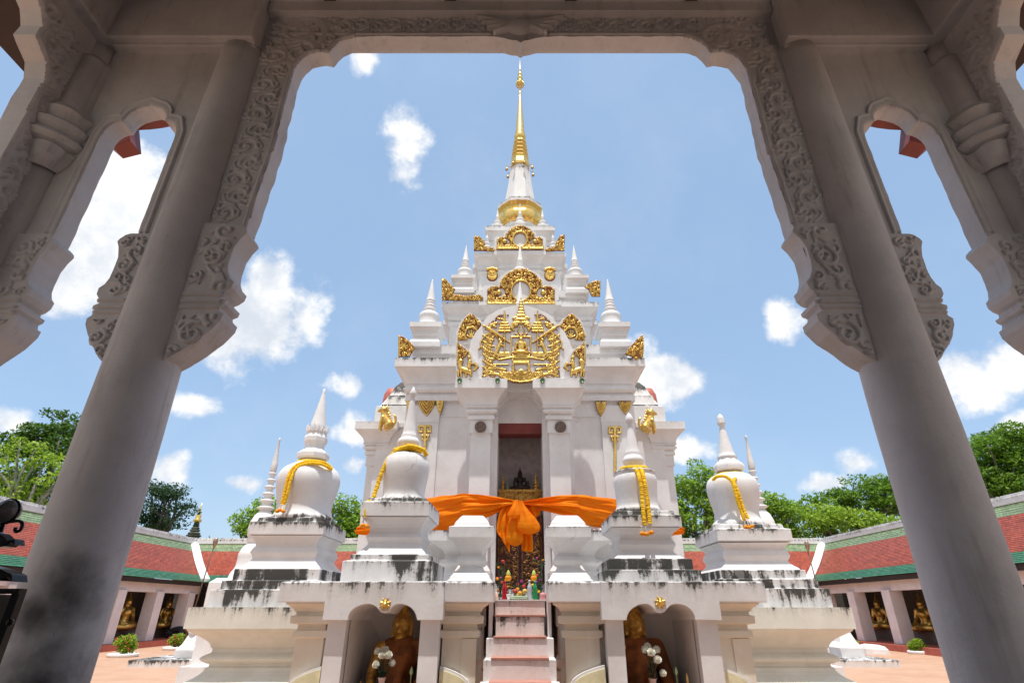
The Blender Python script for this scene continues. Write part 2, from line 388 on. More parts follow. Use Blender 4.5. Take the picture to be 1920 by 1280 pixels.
def spline(pts, k=4):
    out = []; n = len(pts)
    for i in range(n-1):
        p0, p1, p2, p3 = pts[max(0, i-1)], pts[i], pts[i+1], pts[min(n-1, i+2)]
        for t in range(k):
            f = t/k
            out.append(tuple(.5*(2*b+(c-a)*f+(2*a-5*b+4*c-d)*f*f+(3*b-a-3*c+d)*f**3) for a, b, c, d in zip(p0, p1, p2, p3)))
    out.append(tuple(pts[-1])); return out
def pxprof(u0, Y, rows, u_axis=True):
    """rows (half width px, v[, drip]) listed top to bottom -> lathe profile bottom to top"""
    out = []
    for r in rows:
        zd, yd = ray(r[1]); out.append((r[0]/F/yd*Y, E+zd/yd*Y, r[2] if len(r) > 2 else 0))
    return out[::-1]
def tube(mb, pts, r, n=8, smooth=True, dr=0):
    pts = [Vector(p) for p in pts]; rs = r if isinstance(r, (list, tuple)) else [r]*len(pts); vs = []; up = None
    for i, p in enumerate(pts):
        t = (pts[min(i+1, len(pts)-1)]-pts[max(i-1, 0)]).normalized()
        if up is None: up = t.orthogonal().normalized()
        up = (up - t*up.dot(t)).normalized(); s = t.cross(up)
        for k in range(n):
            a = 2*math.pi*k/n; vs.append(p + (up*math.cos(a)+s*math.sin(a))*rs[i])
    fs = [(i*n+k, i*n+(k+1) % n, (i+1)*n+(k+1) % n, (i+1)*n+k) for i in range(len(pts)-1) for k in range(n)]
    fs += [tuple(reversed(range(n))), tuple(range((len(pts)-1)*n, len(pts)*n))]
    mb.add(vs, fs, [dr]*len(vs), smooth); return mb
def ball(mb, c, r, n=10, m=6, sz=1.0, jit=0):
    prof = [(max(.0005, r*math.sin(math.pi*i/m)), -r*sz*math.cos(math.pi*i/m)) for i in range(m+1)]
    lathe(mb, c[0], c[1], [(a, b+c[2]) for a, b in prof], n, jit=jit); return mb
def prism(mb, pts, fn, d0, d1, dr=0):
    n = len(pts); vs = [fn(a, b, d0) for a, b in pts]+[fn(a, b, d1) for a, b in pts]
    fs = [tuple(range(n)), tuple(reversed(range(n, 2*n)))] + [(i, n+i, n+(i+1) % n, (i+1) % n) for i in range(n)]
    mb.add(vs, fs, [dr]*len(vs)); return mb
def rough(pts, step=.04, amp=.004, closed=True):
    out = []; n = len(pts)
    for i in range(n if closed else n-1):
        a, b = pts[i], pts[(i+1) % n]; k = max(1, int(math.dist(a, b)/step))
        for t in range(k):
            f = t/k; x = a[0]*(1-f)+b[0]*f; y = a[1]*(1-f)+b[1]*f; q = Vector((x*9, y*9, 3.3))
            out.append((x+noise.noise(q)*amp*2, y+noise.noise(q+Vector((5, 5, 5)))*amp*2))
    if not closed: out.append(pts[-1])
    return out

class Relief:
    """height field drawn with rounded strokes; becomes carved geometry in front of a wall"""
    def __init__(s, x0, y0, x1, y1, step):
        s.x0, s.y0, s.st = x0, y0, step; s.nx = int((x1-x0)/step)+2; s.ny = int((y1-y0)/step)+2
        s.X, s.Y = np.meshgrid(x0+np.arange(s.nx)*step, y0+np.arange(s.ny)*step); s.H = np.zeros_like(s.X)
    def _sl(s, ax, ay, bx, by, r):
        i0 = max(0, int((min(ax, bx)-r-s.x0)/s.st)); i1 = min(s.nx, int((max(ax, bx)+r-s.x0)/s.st)+2)
        j0 = max(0, int((min(ay, by)-r-s.y0)/s.st)); j1 = min(s.ny, int((max(ay, by)+r-s.y0)/s.st)+2)
        return slice(j0, j1), slice(i0, i1)
    def cap(s, ax, ay, bx, by, r0, r1, h, base=0):
        sl = s._sl(ax, ay, bx, by, max(r0, r1)); X, Y = s.X[sl], s.Y[sl]
        if X.size == 0: return s
        dx, dy = bx-ax, by-ay; L = dx*dx+dy*dy+1e-9; t = np.clip(((X-ax)*dx+(Y-ay)*dy)/L, 0, 1)
        d = np.hypot(X-ax-dx*t, Y-ay-dy*t); r = r0+(r1-r0)*t; q = 1-(d/r)**2
        hh = np.where(q > 0, base+h*np.sqrt(np.maximum(q, 0)), 0); s.H[sl] = np.maximum(s.H[sl], hh); return s
    def disc(s, x, y, r, h, base=0): return s.cap(x, y, x+1e-4, y, r, r, h, base)
    def ell(s, x, y, rx, ry, h, ang=0, base=0):
        r = max(rx, ry); sl = s._sl(x, y, x, y, r); X, Y = s.X[sl]-x, s.Y[sl]-y; c, n = math.cos(ang), math.sin(ang)
        q = 1-((X*c+Y*n)/rx)**2-((-X*n+Y*c)/ry)**2
        s.H[sl] = np.maximum(s.H[sl], np.where(q > 0, base+h*np.sqrt(np.maximum(q, 0)), 0)); return s
    def line(s, pts, r0, r1, h, base=0):
        n = len(pts)-1
        for i in range(n):
            a, b = pts[i], pts[i+1]; s.cap(a[0], a[1], b[0], b[1], r0+(r1-r0)*i/n, r0+(r1-r0)*(i+1)/n, h, base)
        return s
    def spiral(s, x, y, rad, turns, dirn, ph, r, h, base=0):
        n = max(8, int(14*turns)); pts = []
        for i in range(n+1):
            t = i/n; a = ph+dirn*turns*2*math.pi*t; q = rad*(1-.85*t); pts.append((x+q*math.cos(a), y+q*math.sin(a)))
        return s.line(pts, r, r*.55, h, base).disc(pts[-1][0], pts[-1][1], r*1.0, h*1.15, base)
    def inside(s, poly):
        X, Y = s.X, s.Y; c = np.zeros(X.shape, bool); n = len(poly); j = n-1
        for i in range(n):
            xi, yi = poly[i]; xj, yj = poly[j]
            c ^= ((yi > Y) != (yj > Y)) & (X < (xj-xi)*(Y-yi)/((yj-yi)+1e-12)+xi); j = i
        return c
    def plate(s, poly, h): s.H = np.where(s.inside(poly), np.maximum(s.H, h), s.H); return s
    def cut(s, poly, keep=True): m = s.inside(poly); s.H = np.where(m if keep else ~m, s.H, 0); return s
    def kanok(s, poly, size, h, seed=0, base=0, dens=1.0):
        """flame scrolls packed into a region"""
        rr = random.Random(seed); xs = [p[0] for p in poly]; ys = [p[1] for p in poly]; T = Relief(min(xs), min(ys), max(xs), max(ys), s.st); put = []
        area = (max(xs)-min(xs))*(max(ys)-min(ys)); n = int(area/(size*size)*2.2*dens)
        def inp(x, y):
            c = False; j = len(poly)-1
            for i in range(len(poly)):
                xi, yi = poly[i]; xj, yj = poly[j]
                if (yi > y) != (yj > y) and x < (xj-xi)*(y-yi)/((yj-yi)+1e-12)+xi: c = not c
                j = i
            return c
        for _ in range(n*14):
            x, y = rr.uniform(min(xs), max(xs)), rr.uniform(min(ys), max(ys)); q = size*rr.uniform(.55, 1.05)
            if not inp(x, y) or any(math.hypot(x-a, y-b) < (q+c)*.5 for a, b, c in put): continue
            put.append((x, y, q)); d = rr.choice((-1, 1)); ph = rr.uniform(0, 6.28)
            T.spiral(x, y, q*.52, 1.15, d, ph, q*.15, h*rr.uniform(.8, 1.1), base)
            ax, ay = x+q*.52*math.cos(ph), y+q*.52*math.sin(ph); a2 = ph-d*1.2
            T.cap(ax, ay, ax+math.cos(a2)*q*.62, ay+math.sin(a2)*q*.62, q*.15, q*.04, h*.8, base)
            for kk in range(3):
                a3 = ph+d*(.5+kk*.75); T.cap(x+q*.50*math.cos(a3), y+q*.50*math.sin(a3), x+q*.86*math.cos(a3-d*.35), y+q*.86*math.sin(a3-d*.35), q*.13, q*.03, h*.62, base)
        T.cut(poly); jx = int(round((T.x0-s.x0)/s.st)); jy = int(round((T.y0-s.y0)/s.st))
        a0, b0 = max(0, jx), max(0, jy); a1, b1 = min(s.nx, jx+T.nx), min(s.ny, jy+T.ny)
        s.H[b0:b1, a0:a1] = np.maximum(s.H[b0:b1, a0:a1], T.H[b0-jy:b1-jy, a0-jx:a1-jx]); return s
    def vine(s, path, h, seed=0):
        """running scroll: a waving stem with a curled leaf in every bend; path points carry the band width"""
        P_ = [tuple(p) for p in path]; d = [0]
        for a, b in zip(P_, P_[1:]): d.append(d[-1]+math.dist(a[:2], b[:2]))
        def at(t):
            t = max(0, min(d[-1], t)); i = max(k for k in range(len(d)) if d[k] <= t+1e-9); i = min(i, len(P_)-2); f = (t-d[i])/max(1e-6, d[i+1]-d[i])
            a, b = P_[i], P_[i+1]; tx, ty = b[0]-a[0], b[1]-a[1]; L = math.hypot(tx, ty) or 1
            return a[0]+tx*f, a[1]+ty*f, a[2]+(b[2]-a[2])*f, tx/L, ty/L
        rr = random.Random(seed); t = 0; sgn = 1; stem = []
        while t < d[-1]:
            x, y, w, tx, ty = at(t); nx, ny = -ty*sgn, tx*sgn; per = w*.62
            for k in range(8):
                q = k/8; xx, yy, ww, ax, ay = at(t+per*q); o = -math.sin(q*math.pi)*ww*.30*sgn; stem.append((xx-ay*o, yy+ax*o))
            xc, yc, wc, ax, ay = at(t+per*.5); cx, cy = xc+nx*wc*.13, yc+ny*wc*.13; R_ = wc*.30*rr.uniform(.92, 1.08); ph = math.atan2(-ny, -nx)
            s.spiral(cx, cy, R_, 1.35, sgn, ph, wc*.055, h)
            for k in range(7):
                a = ph+sgn*(1.2+k*.62); s.cap(cx+R_*.92*math.cos(a), cy+R_*.92*math.sin(a), cx+R_*1.5*math.cos(a-sgn*.4), cy+R_*1.5*math.sin(a-sgn*.4), wc*.065, wc*.012, h*.75)
            xe, ye, we, ax, ay = at(t+per); 
            for k in (-1, 1): s.cap(xe-ay*we*.3*sgn*k*.3, ye+ax*we*.3*sgn*k*.3, xe+ax*we*.16-ay*we*.42*sgn, ye+ay*we*.16+ax*we*.42*sgn, we*.06, we*.01, h*.8)
            t += per; sgn = -sgn
        return s.line(stem, .011 if h < .1 else h, .011, h*.8)
    def mesh(s, mb, fn, back=.0, smooth=True):
        hm = float(np.percentile(s.H[s.H > 0], 75)) if (s.H > 0).any() else 1; m = s.H > 0; cell = m[:-1, :-1] | m[1:, :-1] | m[:-1, 1:] | m[1:, 1:]
        use = np.zeros(m.shape, bool); use[:-1, :-1] |= cell; use[1:, :-1] |= cell; use[:-1, 1:] |= cell; use[1:, 1:] |= cell
        idx = -np.ones(m.shape, int); J, I = np.nonzero(use); idx[J, I] = np.arange(len(J))
        vs = [fn(s.X[j, i], s.Y[j, i], s.H[j, i] if s.H[j, i] > 0 else -back) for j, i in zip(J, I)]
        cj, ci = np.nonzero(cell)
        fs = list(zip(idx[cj, ci].tolist(), idx[cj, ci+1].tolist(), idx[cj+1, ci+1].tolist(), idx[cj+1, ci].tolist()))
        dr = [min(1.0, s.H[j, i]/hm) for j, i in zip(J, I)]
        mb.add(vs, fs, dr, smooth); return mb
def pxmap(Y):
    """picture measurements laid on the vertical wall plane at depth Y, relief towards -Y"""
    def f(u, v, h): p = P(u, v, Y); return (p.x, Y-h, p.z)
    return f
# ============================================================ ground
g = MB(); g.add([(-400, -200, -.06), (400, -200, -.06), (400, 700, -.06), (-400, 700, -.06)], [(0, 1, 2, 3)]); g.build('ground', M['earth'], kind='structure')
g = MB(); g.add([(-19.2, -12, 0), (19.2, -12, 0), (19.2, 36, 0), (-19.2, 36, 0)], [(0, 1, 2, 3)]); g.build('courtyard_paving', M['paving'], kind='structure')

# ============================================================ the great stupa
CY = 17.0
ST = empty('great_stupa', (0, CY, 0), 'tall white stupa with gilded spire and gold reliefs in the middle of the courtyard', 'stupa')
def W2(p, v):
    zd, yd = ray(v); r = p/F/yd; w = CY*r/(1+r); return w, E+zd/yd*(CY-w)
def zw(v, w): return ZV(v, CY-w)
# terrace (two levels) under everything
mb = MB()
T1 = rect(-4.91, 4.91, 8.94, 25.1)
pr = [(.0, 0), (.0, .35), (-.04, .38), (-.04, .70)] + cyma(-.06, .72, -.30, .92, 5, 'out') + [(-.33, .94), (-.33, .965)] + torus(-.32, .97, 1.11, .10) + [(-.33, 1.12), (-.33, 1.17)] + cyma(-.31, 1.18, -.05, 1.40, 6, 'in') + [(-.03, 1.43, 0), (0, 1.435, 0), (0, 1.715, 1), (-.4, 1.72, 1)]
stack(mb, T1, pr, .25, .006); mb.build('lower_terrace', M['lower'], ST)
mb = MB(); T2 = rect(-2.78, 2.78, 7.9, 24.6)
mb.box((-2.75, 7.95, 1.4), (-.34, 13, 1.955)); mb.box((.34, 7.95, 1.4), (2.75, 13, 1.955)); mb.box((-.34, 8.9, 1.4), (.34, 13, 1.957)); mb.box((-2.75, 13, 1.4), (2.75, 24.6, 1.953))
mb.build('upper_terrace', M['stain'], ST)
# body plinth
mb = MB()
pl = sq(0, CY, 3.02)
z0 = 1.955
pr = [(.62, z0-.2, 0), (.62, 2.12, 1)] + cyma(.60, 2.13, .20, 2.42, 5, 'out') + [(.18, 2.44, .2), (.18, 2.48, 0)] + torus(.2, 2.5, 2.68, .12) + [(.16, 2.70, 0), (.16, 2.76, 0)] + cyma(.18, 2.78, .50, 3.02, 5, 'in') + [(.56, 3.03, 0), (.56, 3.24, 1), (.2, 3.28, 1)] + cyma(.2, 3.3, .0, 3.5, 4, 'out') + [(-.2, 3.55, 0)]
stack(mb, pl, pr, .3)
for s_ in (-1, 1):
    stack(mb, rect(min(s_*1.22, s_*1.5), max(s_*1.22, s_*1.5), 13.1, 14.0), [(o_, z_+.002, *d_) for o_, z_, *d_ in pr], .3)
mb.build('plinth', M['stain'], ST)
# body walls with corner pilasters
mb = MB(); wb = 3.0
for sx in (-1, 1):
    mb.box((sx*1.15, CY-wb, 3.3), (sx*wb, CY+wb, 7.35), 0, 0)
mb.box((-1.15, CY-wb+.05, 3.3), (1.15, CY+wb, 7.35), 0, 0)
mb.build('body_wall', M['clean'], ST)
xin = XU(820, 830, CY-3.04); 
for sx in (-1, 1):
    for sy in (-1, 1):
        mb = MB(); c = abs(xin); h = (3.06-c)/2; cx = sx*(c+h)
        y0 = CY+sy*(3.06-h)
        stack(mb, sq(cx, y0, h), [(0, 3.3, 0), (0, zw(800, 3.06)+.12, .1), (.012, zw(800, 3.06)+.125), (.012, 6.62, .4)], .4, .003)
        mb.build('corner_pilaster', M['clean'], ST)
# thin string moulding on the wall
mb = MB(); z = zw(781, 3.04)
for sx in (-1, 1): mb.box((sx*1.2, CY-3.03, z), (sx*abs(xin), CY-2.9, z+.035), .4, 0)
mb.build('string_course', M['clean'], ST)
# main cornice (tier C) -------------------------------------------------------
def tier(name, plan, prof, mat): mb = MB(); stack(mb, plan, prof, .25, .006); return mb.build(name, M[mat], ST)
c0 = 3.04
a = lambda v, w: (w-c0, zw(v, w))
pr = [(-.04, zw(752, 3.04), 0), (.08, zw(751, 3.12)+.01, 0), (.08, zw(741, 3.12), .5), (.02, zw(740, 3.06), 0), (.02, zw(736, 3.06), 0)] + torus(.06, zw(735, 3.14), zw(724, 3.14), .09) + [(.04, zw(722, 3.1), 0), (.05, zw(720, 3.1), 0)]
pr += cyma(.08, zw(719, 3.12), .33, zw(688, 3.37), 6, 'in') + [(.35, zw(687, 3.39), 0), (.385, zw(686.5, 3.41), 0), (.385, zw(671, 3.41), 1), (.1, zw(671, 3.41)+.02, 1)]
tier('main_cornice', sq(0, CY, c0), pr, 'ledge')
zc = zw(671, 3.41)
pr = [(-.0, zc-.1, .3), (0, zc+.03, .3)] + cyma(.0, zc+.03, -.10, zc+.2, 4, 'out') + [(-.12, zc+.22, 0), (-.12, zc+.30, 0), (-.02, zc+.32, 0), (-.02, zc+.60, 1), (-.3, zc+.62, 1)]
tier('cornice_upper_step', sq(0, CY, 3.04), pr, 'ledge')
# tier B -----------------------------------------------------------------------
wB, zB = W2(147, 566); wBi = 2.16
zc2 = zc+.58
c = wBi
pr = [(.28, zc2, .2), (.28, zc2+.12, 1), (.12, zc2+.16, 1)] + [(.0, zc2+.2, 0), (.0, zw(612, wBi), 0)] + torus(.03, zw(611, 2.2), zw(603, 2.2), .05) + [(.0, zw(602, 2.16), 0)] + torus(.03, zw(601, 2.2), zw(594, 2.2), .05) + cyma(.02, zw(593, 2.2), .24, zB-.17, 6, 'in') + [(wB-c, zB-.165, 0), (wB-c, zB, 1), (-.1, zB+.02, 1)]
tier('second_tier', cross(0, CY, wBi, 1.0, .10), pr, 'ledge')
pr = [(0, zB-.1, .3)] + cyma(0, zB, -.12, zB+.28, 4, 'out') + [(-.16, zB+.3, 0), (-.16, zB+.36, 0), (-.06, zB+.38, 0), (-.06, zB+.62, 1), (-.3, zB+.64, 1)]
tier('second_tier_step', sq(0, CY, 2.16), pr, 'light')
# tier A
wA, zA = W2(86, 473); c = 1.38
pr = [(.25, zB+.58, .3), (.25, zB+.70, 1), (.02, zB+.75, .6), (.0, zw(516, 1.4), 0)] + torus(.02, zw(514, 1.4), zw(509, 1.4), .05) + [(0, zw(508, 1.4), 0)] + torus(.02, zw(507, 1.4), zw(501, 1.4), .05) + cyma(.02, zw(500, 1.4), .17, zA-.17, 6, 'in') + [(wA-c, zA-.165, 0), (wA-c, zA, 1), (-.1, zA+.02, 1)]
tier('third_tier', cross(0, CY, c, .68, .10), pr, 'light')
zt = W2(64, 424)[1]
pr = [(.02, zA-.1, .3)] + cyma(.0, zA, -.1, zA+.25, 4, 'out') + [(-.12, zA+.3, 0), (-.12, zA+.36, 0), (-.05, zA+.38), (-.05, zA+.55, 1), (-.14, zA+.6, 0), (-.14, zt-.55, 0), (-.10, zt-.53, 0), (-.10, zt-.40, 0)] + cyma(-.1, zt-.40, .0, zt-.2, 3, 'in') + [(.03, zt-.19, 0), (.03, zt, 1), (-.3, zt+.02, 1)]
tier('third_tier_step', sq(0, CY, 1.22), pr, 'ledge')
# octagonal plinth, gilt lotus, octagonal shaft, spire
mb = MB(); ro = math.pi/8
lathe(mb, 0, CY, [(.95, zt-.05), (.95, zt+.15, 1), (.83, zt+.17), (.83, zt+.42), (.88, zt+.45), (.88, zt+.56, .6), (.70, zt+.58)], 8, False, ro)
mb.build('octagonal_plinth', M['light'], ST)
zl = 14.66; zl2 = 15.62
mb = MB()
N = 64; vs = []; rows = []
for k in range(17):
    t = k/16; z = zl+(zl2-zl)*t
    r = .76+.20*math.sin(math.pi*min(1, t*1.25))**.8 - .02*t if t < .8 else .80+(.13*(t-.8)/.2)
    rows.append((r, z))
for r, z in rows:
    t = (z-zl)/(zl2-zl)
    for i in range(N):
        a_ = 2*math.pi*i/N; pet = .055*abs(math.sin(a_*8))*math.sin(math.pi*min(1, t*1.25)) if t < .8 else .012*math.sin(a_*48)
        o8 = 1/max(.924, math.cos(((a_+math.pi/8) % (math.pi/4))-math.pi/8))
        rr = r*(o8*.5+.5)-.035+pet; vs.append((rr*math.cos(a_), CY+rr*math.sin(a_), z))
fs = [(k*N+i, k*N+(i+1) % N, (k+1)*N+(i+1) % N, (k+1)*N+i) for k in range(16) for i in range(N)]
mb.add(vs, fs, None, True); mb.build('lotus_band', M['goldspire'], ST)
mb = MB()
zs = ZV(370, CY-.75)
lathe(mb, 0, CY, [(.86, zl2-.1, .5), (.92, zl2+.02, 0), (.92, zl2+.20, 1), (.70, zl2+.24, .8), (.66, zl2+.3), (.52, 16.9), (.43, 17.7, .7), (.43, 17.8, .9), (.36, 17.82, .5), (.33, 18.1, 1)], 8, False, ro)
mb.build('octagonal_shaft', M['ledge'], ST)
mb = MB(); zz = 18.02; pr = [(.40, zz), (.41, zz+.12), (.36, zz+.42), (.37, zz+.46)]
z = zz+.46; r = .37
for k in range(5):
    pr += [(r, z), (r+.02, z+.03), (r-.05, z+.13), (r-.06, z+.20)]; z += .23; r -= .025
pr += [(r-.03, z)]
lathe(mb, 0, CY, pr, 8, False, ro); ztop = z
mb.build('spire_rings', M['goldspire'], ST)
mb = MB(); pr = [(.17, ztop-.02), (.23, ztop+.04), (.25, ztop+.16), (.22, ztop+.30), (.19, ztop+.36), (.21, ztop+.38), (.195, ztop+.44)]
zc1 = 22.9; z1 = ztop+.44
for k in range(9):
    t = k/8; pr += [(.195*(1-t)+.035*t, z1+(zc1-z1)*t), (.195*(1-t)+.035*t-.006, z1+(zc1-z1)*t+.02)]
lathe(mb, 0, CY, pr, 24); mb.build('spire_cone', M['goldspire'], ST)
mb = MB(); pr = [(.02, 22.85), (.05, 22.9)]
for k in range(4):
    t = k/4; r = .135*(1-t)+.03; z = 23.15+k*.26; pr += [(r*.6, z), (r, z+.03), (r*.85, z+.14), (r*.6, z+.2)]
pr += [(.02, 24.2), (.004, 24.75)]
lathe(mb, 0, CY, pr, 16)
for k in range(12):
    a_ = k*math.pi/6; mb2 = [(math.cos(a_)*.05, CY+math.sin(a_)*.05, 22.95), (math.cos(a_)*.17, CY+math.sin(a_)*.17, 23.0), (math.cos(a_)*.19, CY+math.sin(a_)*.19, 23.12), (math.cos(a_)*.09, CY+math.sin(a_)*.09, 23.2)]
    tube(mb, mb2, .014, 6)
tube(mb, [(math.cos(q*.3)*.175, CY+math.sin(q*.3)*.175, 23.02) for q in range(22)], .014, 6)
mb.build('finial', M['goldspire'], ST)
for k in range(8):
    a_ = k*math.pi/4+.3; mb = MB(); x, y = math.cos(a_), math.sin(a_); z = 18.0
    tube(mb, [(x*.38, CY+y*.38, z), (x*.58, CY+y*.58, z+.02)], .012, 6); tube(mb, [(x*.57, CY+y*.57, z+.02), (x*.57, CY+y*.57, z-.08)], .006, 5)
    lathe(mb, x*.57, CY+y*.57, [(.05, z-.22), (.055, z-.17), (.035, z-.10), (.01, z-.07)], 10); mb.build('bell', M['darkgold'], ST)

# small turrets that belong to the tiers
def turret(x, y, z, s, hb=.30, ped=(.34, .42), name='turret', mat='light', tip=1.0):
    """pedestal ped=(half width, height) then bell, rings, cone; s scales the bell part"""
    mb = MB()
    if ped:
        h, H = ped
        stack(mb, sq(x, y, h), [(.02, z-.12, 0), (.02, z+.04*H, 0)] + [(-.0, z+.06*H), (-.08*h, z+.18*H), (-.20*h, z+.24*H, 0), (-.20*h, z+.34*H, 0), (-.12*h, z+.38*H, 0), (-.12*h, z+.44*H, 0), (-.20*h, z+.48*H, 0), (-.20*h, z+.58*H, 0), (-.02, z+.76*H, 0), (.03, z+.77*H, 0), (.03, z+H, 1), (-.15*h, z+H+.01, 1)], .2, .004)
        z += H
    pr = [(.33, 0), (.34, .04), (.30, .07), (.29, .10), (.275, .16), (.275, .28), (.29, .36), (.27, .44), (.20, .50), (.13, .53), (.12, .56), (.17, .58), (.18, .62), (.13, .66), (.12, .68), (.145, .70), (.15, .74), (.11, .78), (.105, .80), (.13, .815), (.125, .85), (.10, .87)]
    pr += [(.13, .90), (.11, .98), (.05, 1.0+.32*tip), (.008, 1.0+.55*tip)]
    lathe(mb, x, y, spline([(r*s, z+q*s, (1-abs(q-.45)*3)*.35 if .3 < q < .6 else 0) for r, q in pr], 3), 24)
    return mb.build(name, M[mat], ST)
for sx in (-1, 1):
    for sy in (-1, 1):
        h = .43; aa = 2.72; zz = zc+.60
        turret(sx*aa, CY+sy*aa, zz, 1.06, ped=(h, .66), tip=1.15)
        aa = 1.83; turret(sx*aa, CY+sy*aa, zB+.60, .86, ped=(.36, .56), tip=1.15)
        turret(sx*1.18, CY+sy*1.18, zA+.42, .5, ped=None)
for (dx, dy) in ((0, -1), (1, 0), (0, 1), (-1, 0)):
    d = 2.95; turret(dx*d, CY+dy*d, zc+.62, 1.0, ped=(.34, .42), tip=1.3)
    d = 2.05; turret(dx*d, CY+dy*d, zB+.62, .74, ped=(.33, .50), tip=1.6)
    d = .90; turret(dx*d, CY+dy*d, zt+.02, .55, ped=(.16, .30), tip=1.5)
    for s in (-1, 1):
        x, y = dx*.88+dy*s*.88*1.0, dy*.88+dx*s*.88
        if dy: turret(s*.84, CY+dy*.84, zt, .5, ped=(.17, .26), tip=1.2)

# ---------------------------------------------------------- porches
def porch(rot, front):
    """built facing -Y, then turned about the stupa axis"""
    def T(mb):
        c_, s_ = math.cos(rot), math.sin(rot)
        mb.v = [((x*c_-(y-CY)*s_), (x*s_+(y-CY)*c_)+CY, z) for x, y, z in mb.v]; return mb
    yf = 12.5
    for sx in (-1, 1):
        mb = MB(); cx = sx*.93; cy = yf+.26; hs = .235
        zz = lambda v, o=0: ZV(v, yf-o)
        pr = [(0, 2.0, 0), (0, zz(812), 0), (.04, zz(811), 0), (.04, zz(787, .0), .4), (.085, zz(786, .05), 0), (.085, zz(779, .05), .5), (.05, zz(778, .05), 0), (.05, zz(775, .05), 0)] + torus(.10, zz(774, .1), zz(766, .1), .05) + [(.08, zz(765, .1), 0)] + torus(.12, zz(764, .1), zz(759, .1), .04) + cyma(.14, zz(758, .15), .36, zz(727, .35), 6, 'in') + [(.39, zz(726, .39), 0), (.39, zz(709, .39), 1), (.1, zz(708, .39), 1)]
        stack(mb, sq(cx, cy, hs), pr, .2, .004); T(mb).build('porch_column', M['light'], ST)
        mb = MB(); mb.box((sx*.54, yf+.25, 2.0), (sx*1.28, 14.1, 6.7), 0, 0)
        mb.box((sx*1.27, yf+.5, 6.55), (sx*1.36, 14.1, 6.68), 0, 0)
        T(mb).build('porch_wall', M['clean'], ST)
    ztop_ = ZV(708, yf-.39)
    mb = MB(); zl_ = ZV(793, 13.1)
    mb.box((-.56, 13.1, zl_), (.56, 14.0, 6.9), 0, 0)
    # arched recess ceiling
    pts = [(-.56, ztop_)] + [(-.42*math.cos(t*math.pi/8) if 0 < t < 8 else (-.56 if t == 0 else .56), ZV(760, 12.7)+(.32*math.sin(t*math.pi/8) if 0 < t < 8 else -.1)) for t in range(0, 9)] + [(.56, ztop_)]
    prism(mb, pts, lambda a, b, d: (a, d, b), yf+.30, 13.1)
    T(mb).build('porch_lintel', M['clean'], ST)
    # roof mass above the cornice
    mb = MB()
    stack(mb, rect(-1.26, 1.26, yf+.1, 14.2), [(0, ztop_-.15, 0), (0, ztop_+.55, .5), (-.1, ztop_+.6, 1), (-.35, ztop_+1.1, .6), (-.6, ztop_+1.35, 1)], .3, .01)
    T(mb).build('porch_roof', M['light'], ST)
    return T, ztop_
Tf, zpt = porch(0, True)
for rot in (math.pi/2, -math.pi/2, math.pi): porch(rot, False)
# red beam over the door, door leaves, back wall
mb = MB(); zl_ = ZV(793, 13.1); mb.box((-.54, 13.12, zl_-.27), (.54, 13.5, zl_+.01)); mb.build('door_beam', M['redpaint'], ST)
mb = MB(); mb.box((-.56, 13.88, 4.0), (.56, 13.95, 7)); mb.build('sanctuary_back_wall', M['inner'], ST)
for sx in (-1, 1):
    r = Relief(0, 0, .5, 2.1, .012); q = [(.07, .08), (.44, .08), (.44, 2.0), (.07, 2.0)]
    r.kanok(q, .14, .02, 5+sx); r.line([(.04, .03), (.47, .03), (.47, 2.07), (.04, 2.07), (.04, .03)], .014, .014, .02)
    mb = MB(); mb.box((sx*.012, 12.95, 1.99), (sx*.53, 13.01, 3.62)); dl = mb.build('door_leaf', M['leafred'], ST)
    mb = MB(); r.mesh(mb, lambda a, b, h: (sx*(.01+a), 12.95-h, 1.99+b*.78), .004); mb.build('gilt_pattern', M['worngilt'], dl)

# weathered domes and red finials on the side porches
for sx in (-1, 1):
    z = ZV(806, 15.5); mb = MB()
    mb_x = sx*3.72
    stack(mb, rect(min(sx*3.0, sx*4.3), max(sx*3.0, sx*4.3), 15.75, 18.25), [(-.0, z-.1, 1), (-.0, z+.1, 1), (-.10, z+.12, .4), (-.14, z+.25, .4), (-.06, z+.45, .8), (-.02, z+.6, .8), (-.06, z+.9, 1), (-.10, z+.92, .4), (-.18, z+1.25, .8), (-.22, z+1.27, .3), (-.34, z+1.6, 1), (-.48, z+1.8, 1)], .2, .02)
    mb.build('side_porch_dome', M['dome'], ST)
    mb = MB(); x = sx*4.25; z0_ = ZV(790, 17)
    lathe(mb, x, 17, [(.30, z0_-.4), (.30, z0_), (.34, z0_+.05), (.34, z0_+.25), (.26, z0_+.28), (.28, z0_+.35), (.30, z0_+.55), (.27, z0_+.9), (.18, z0_+1.1), (.02, z0_+1.15)], 20); mb.build('side_finial', M['rosered'], ST)

# ---------------------------------------------------------- gilt reliefs on the front
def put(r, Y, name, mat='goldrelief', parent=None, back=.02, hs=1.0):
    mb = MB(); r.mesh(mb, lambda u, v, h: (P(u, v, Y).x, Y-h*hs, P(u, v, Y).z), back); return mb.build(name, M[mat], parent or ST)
YP = 12.38
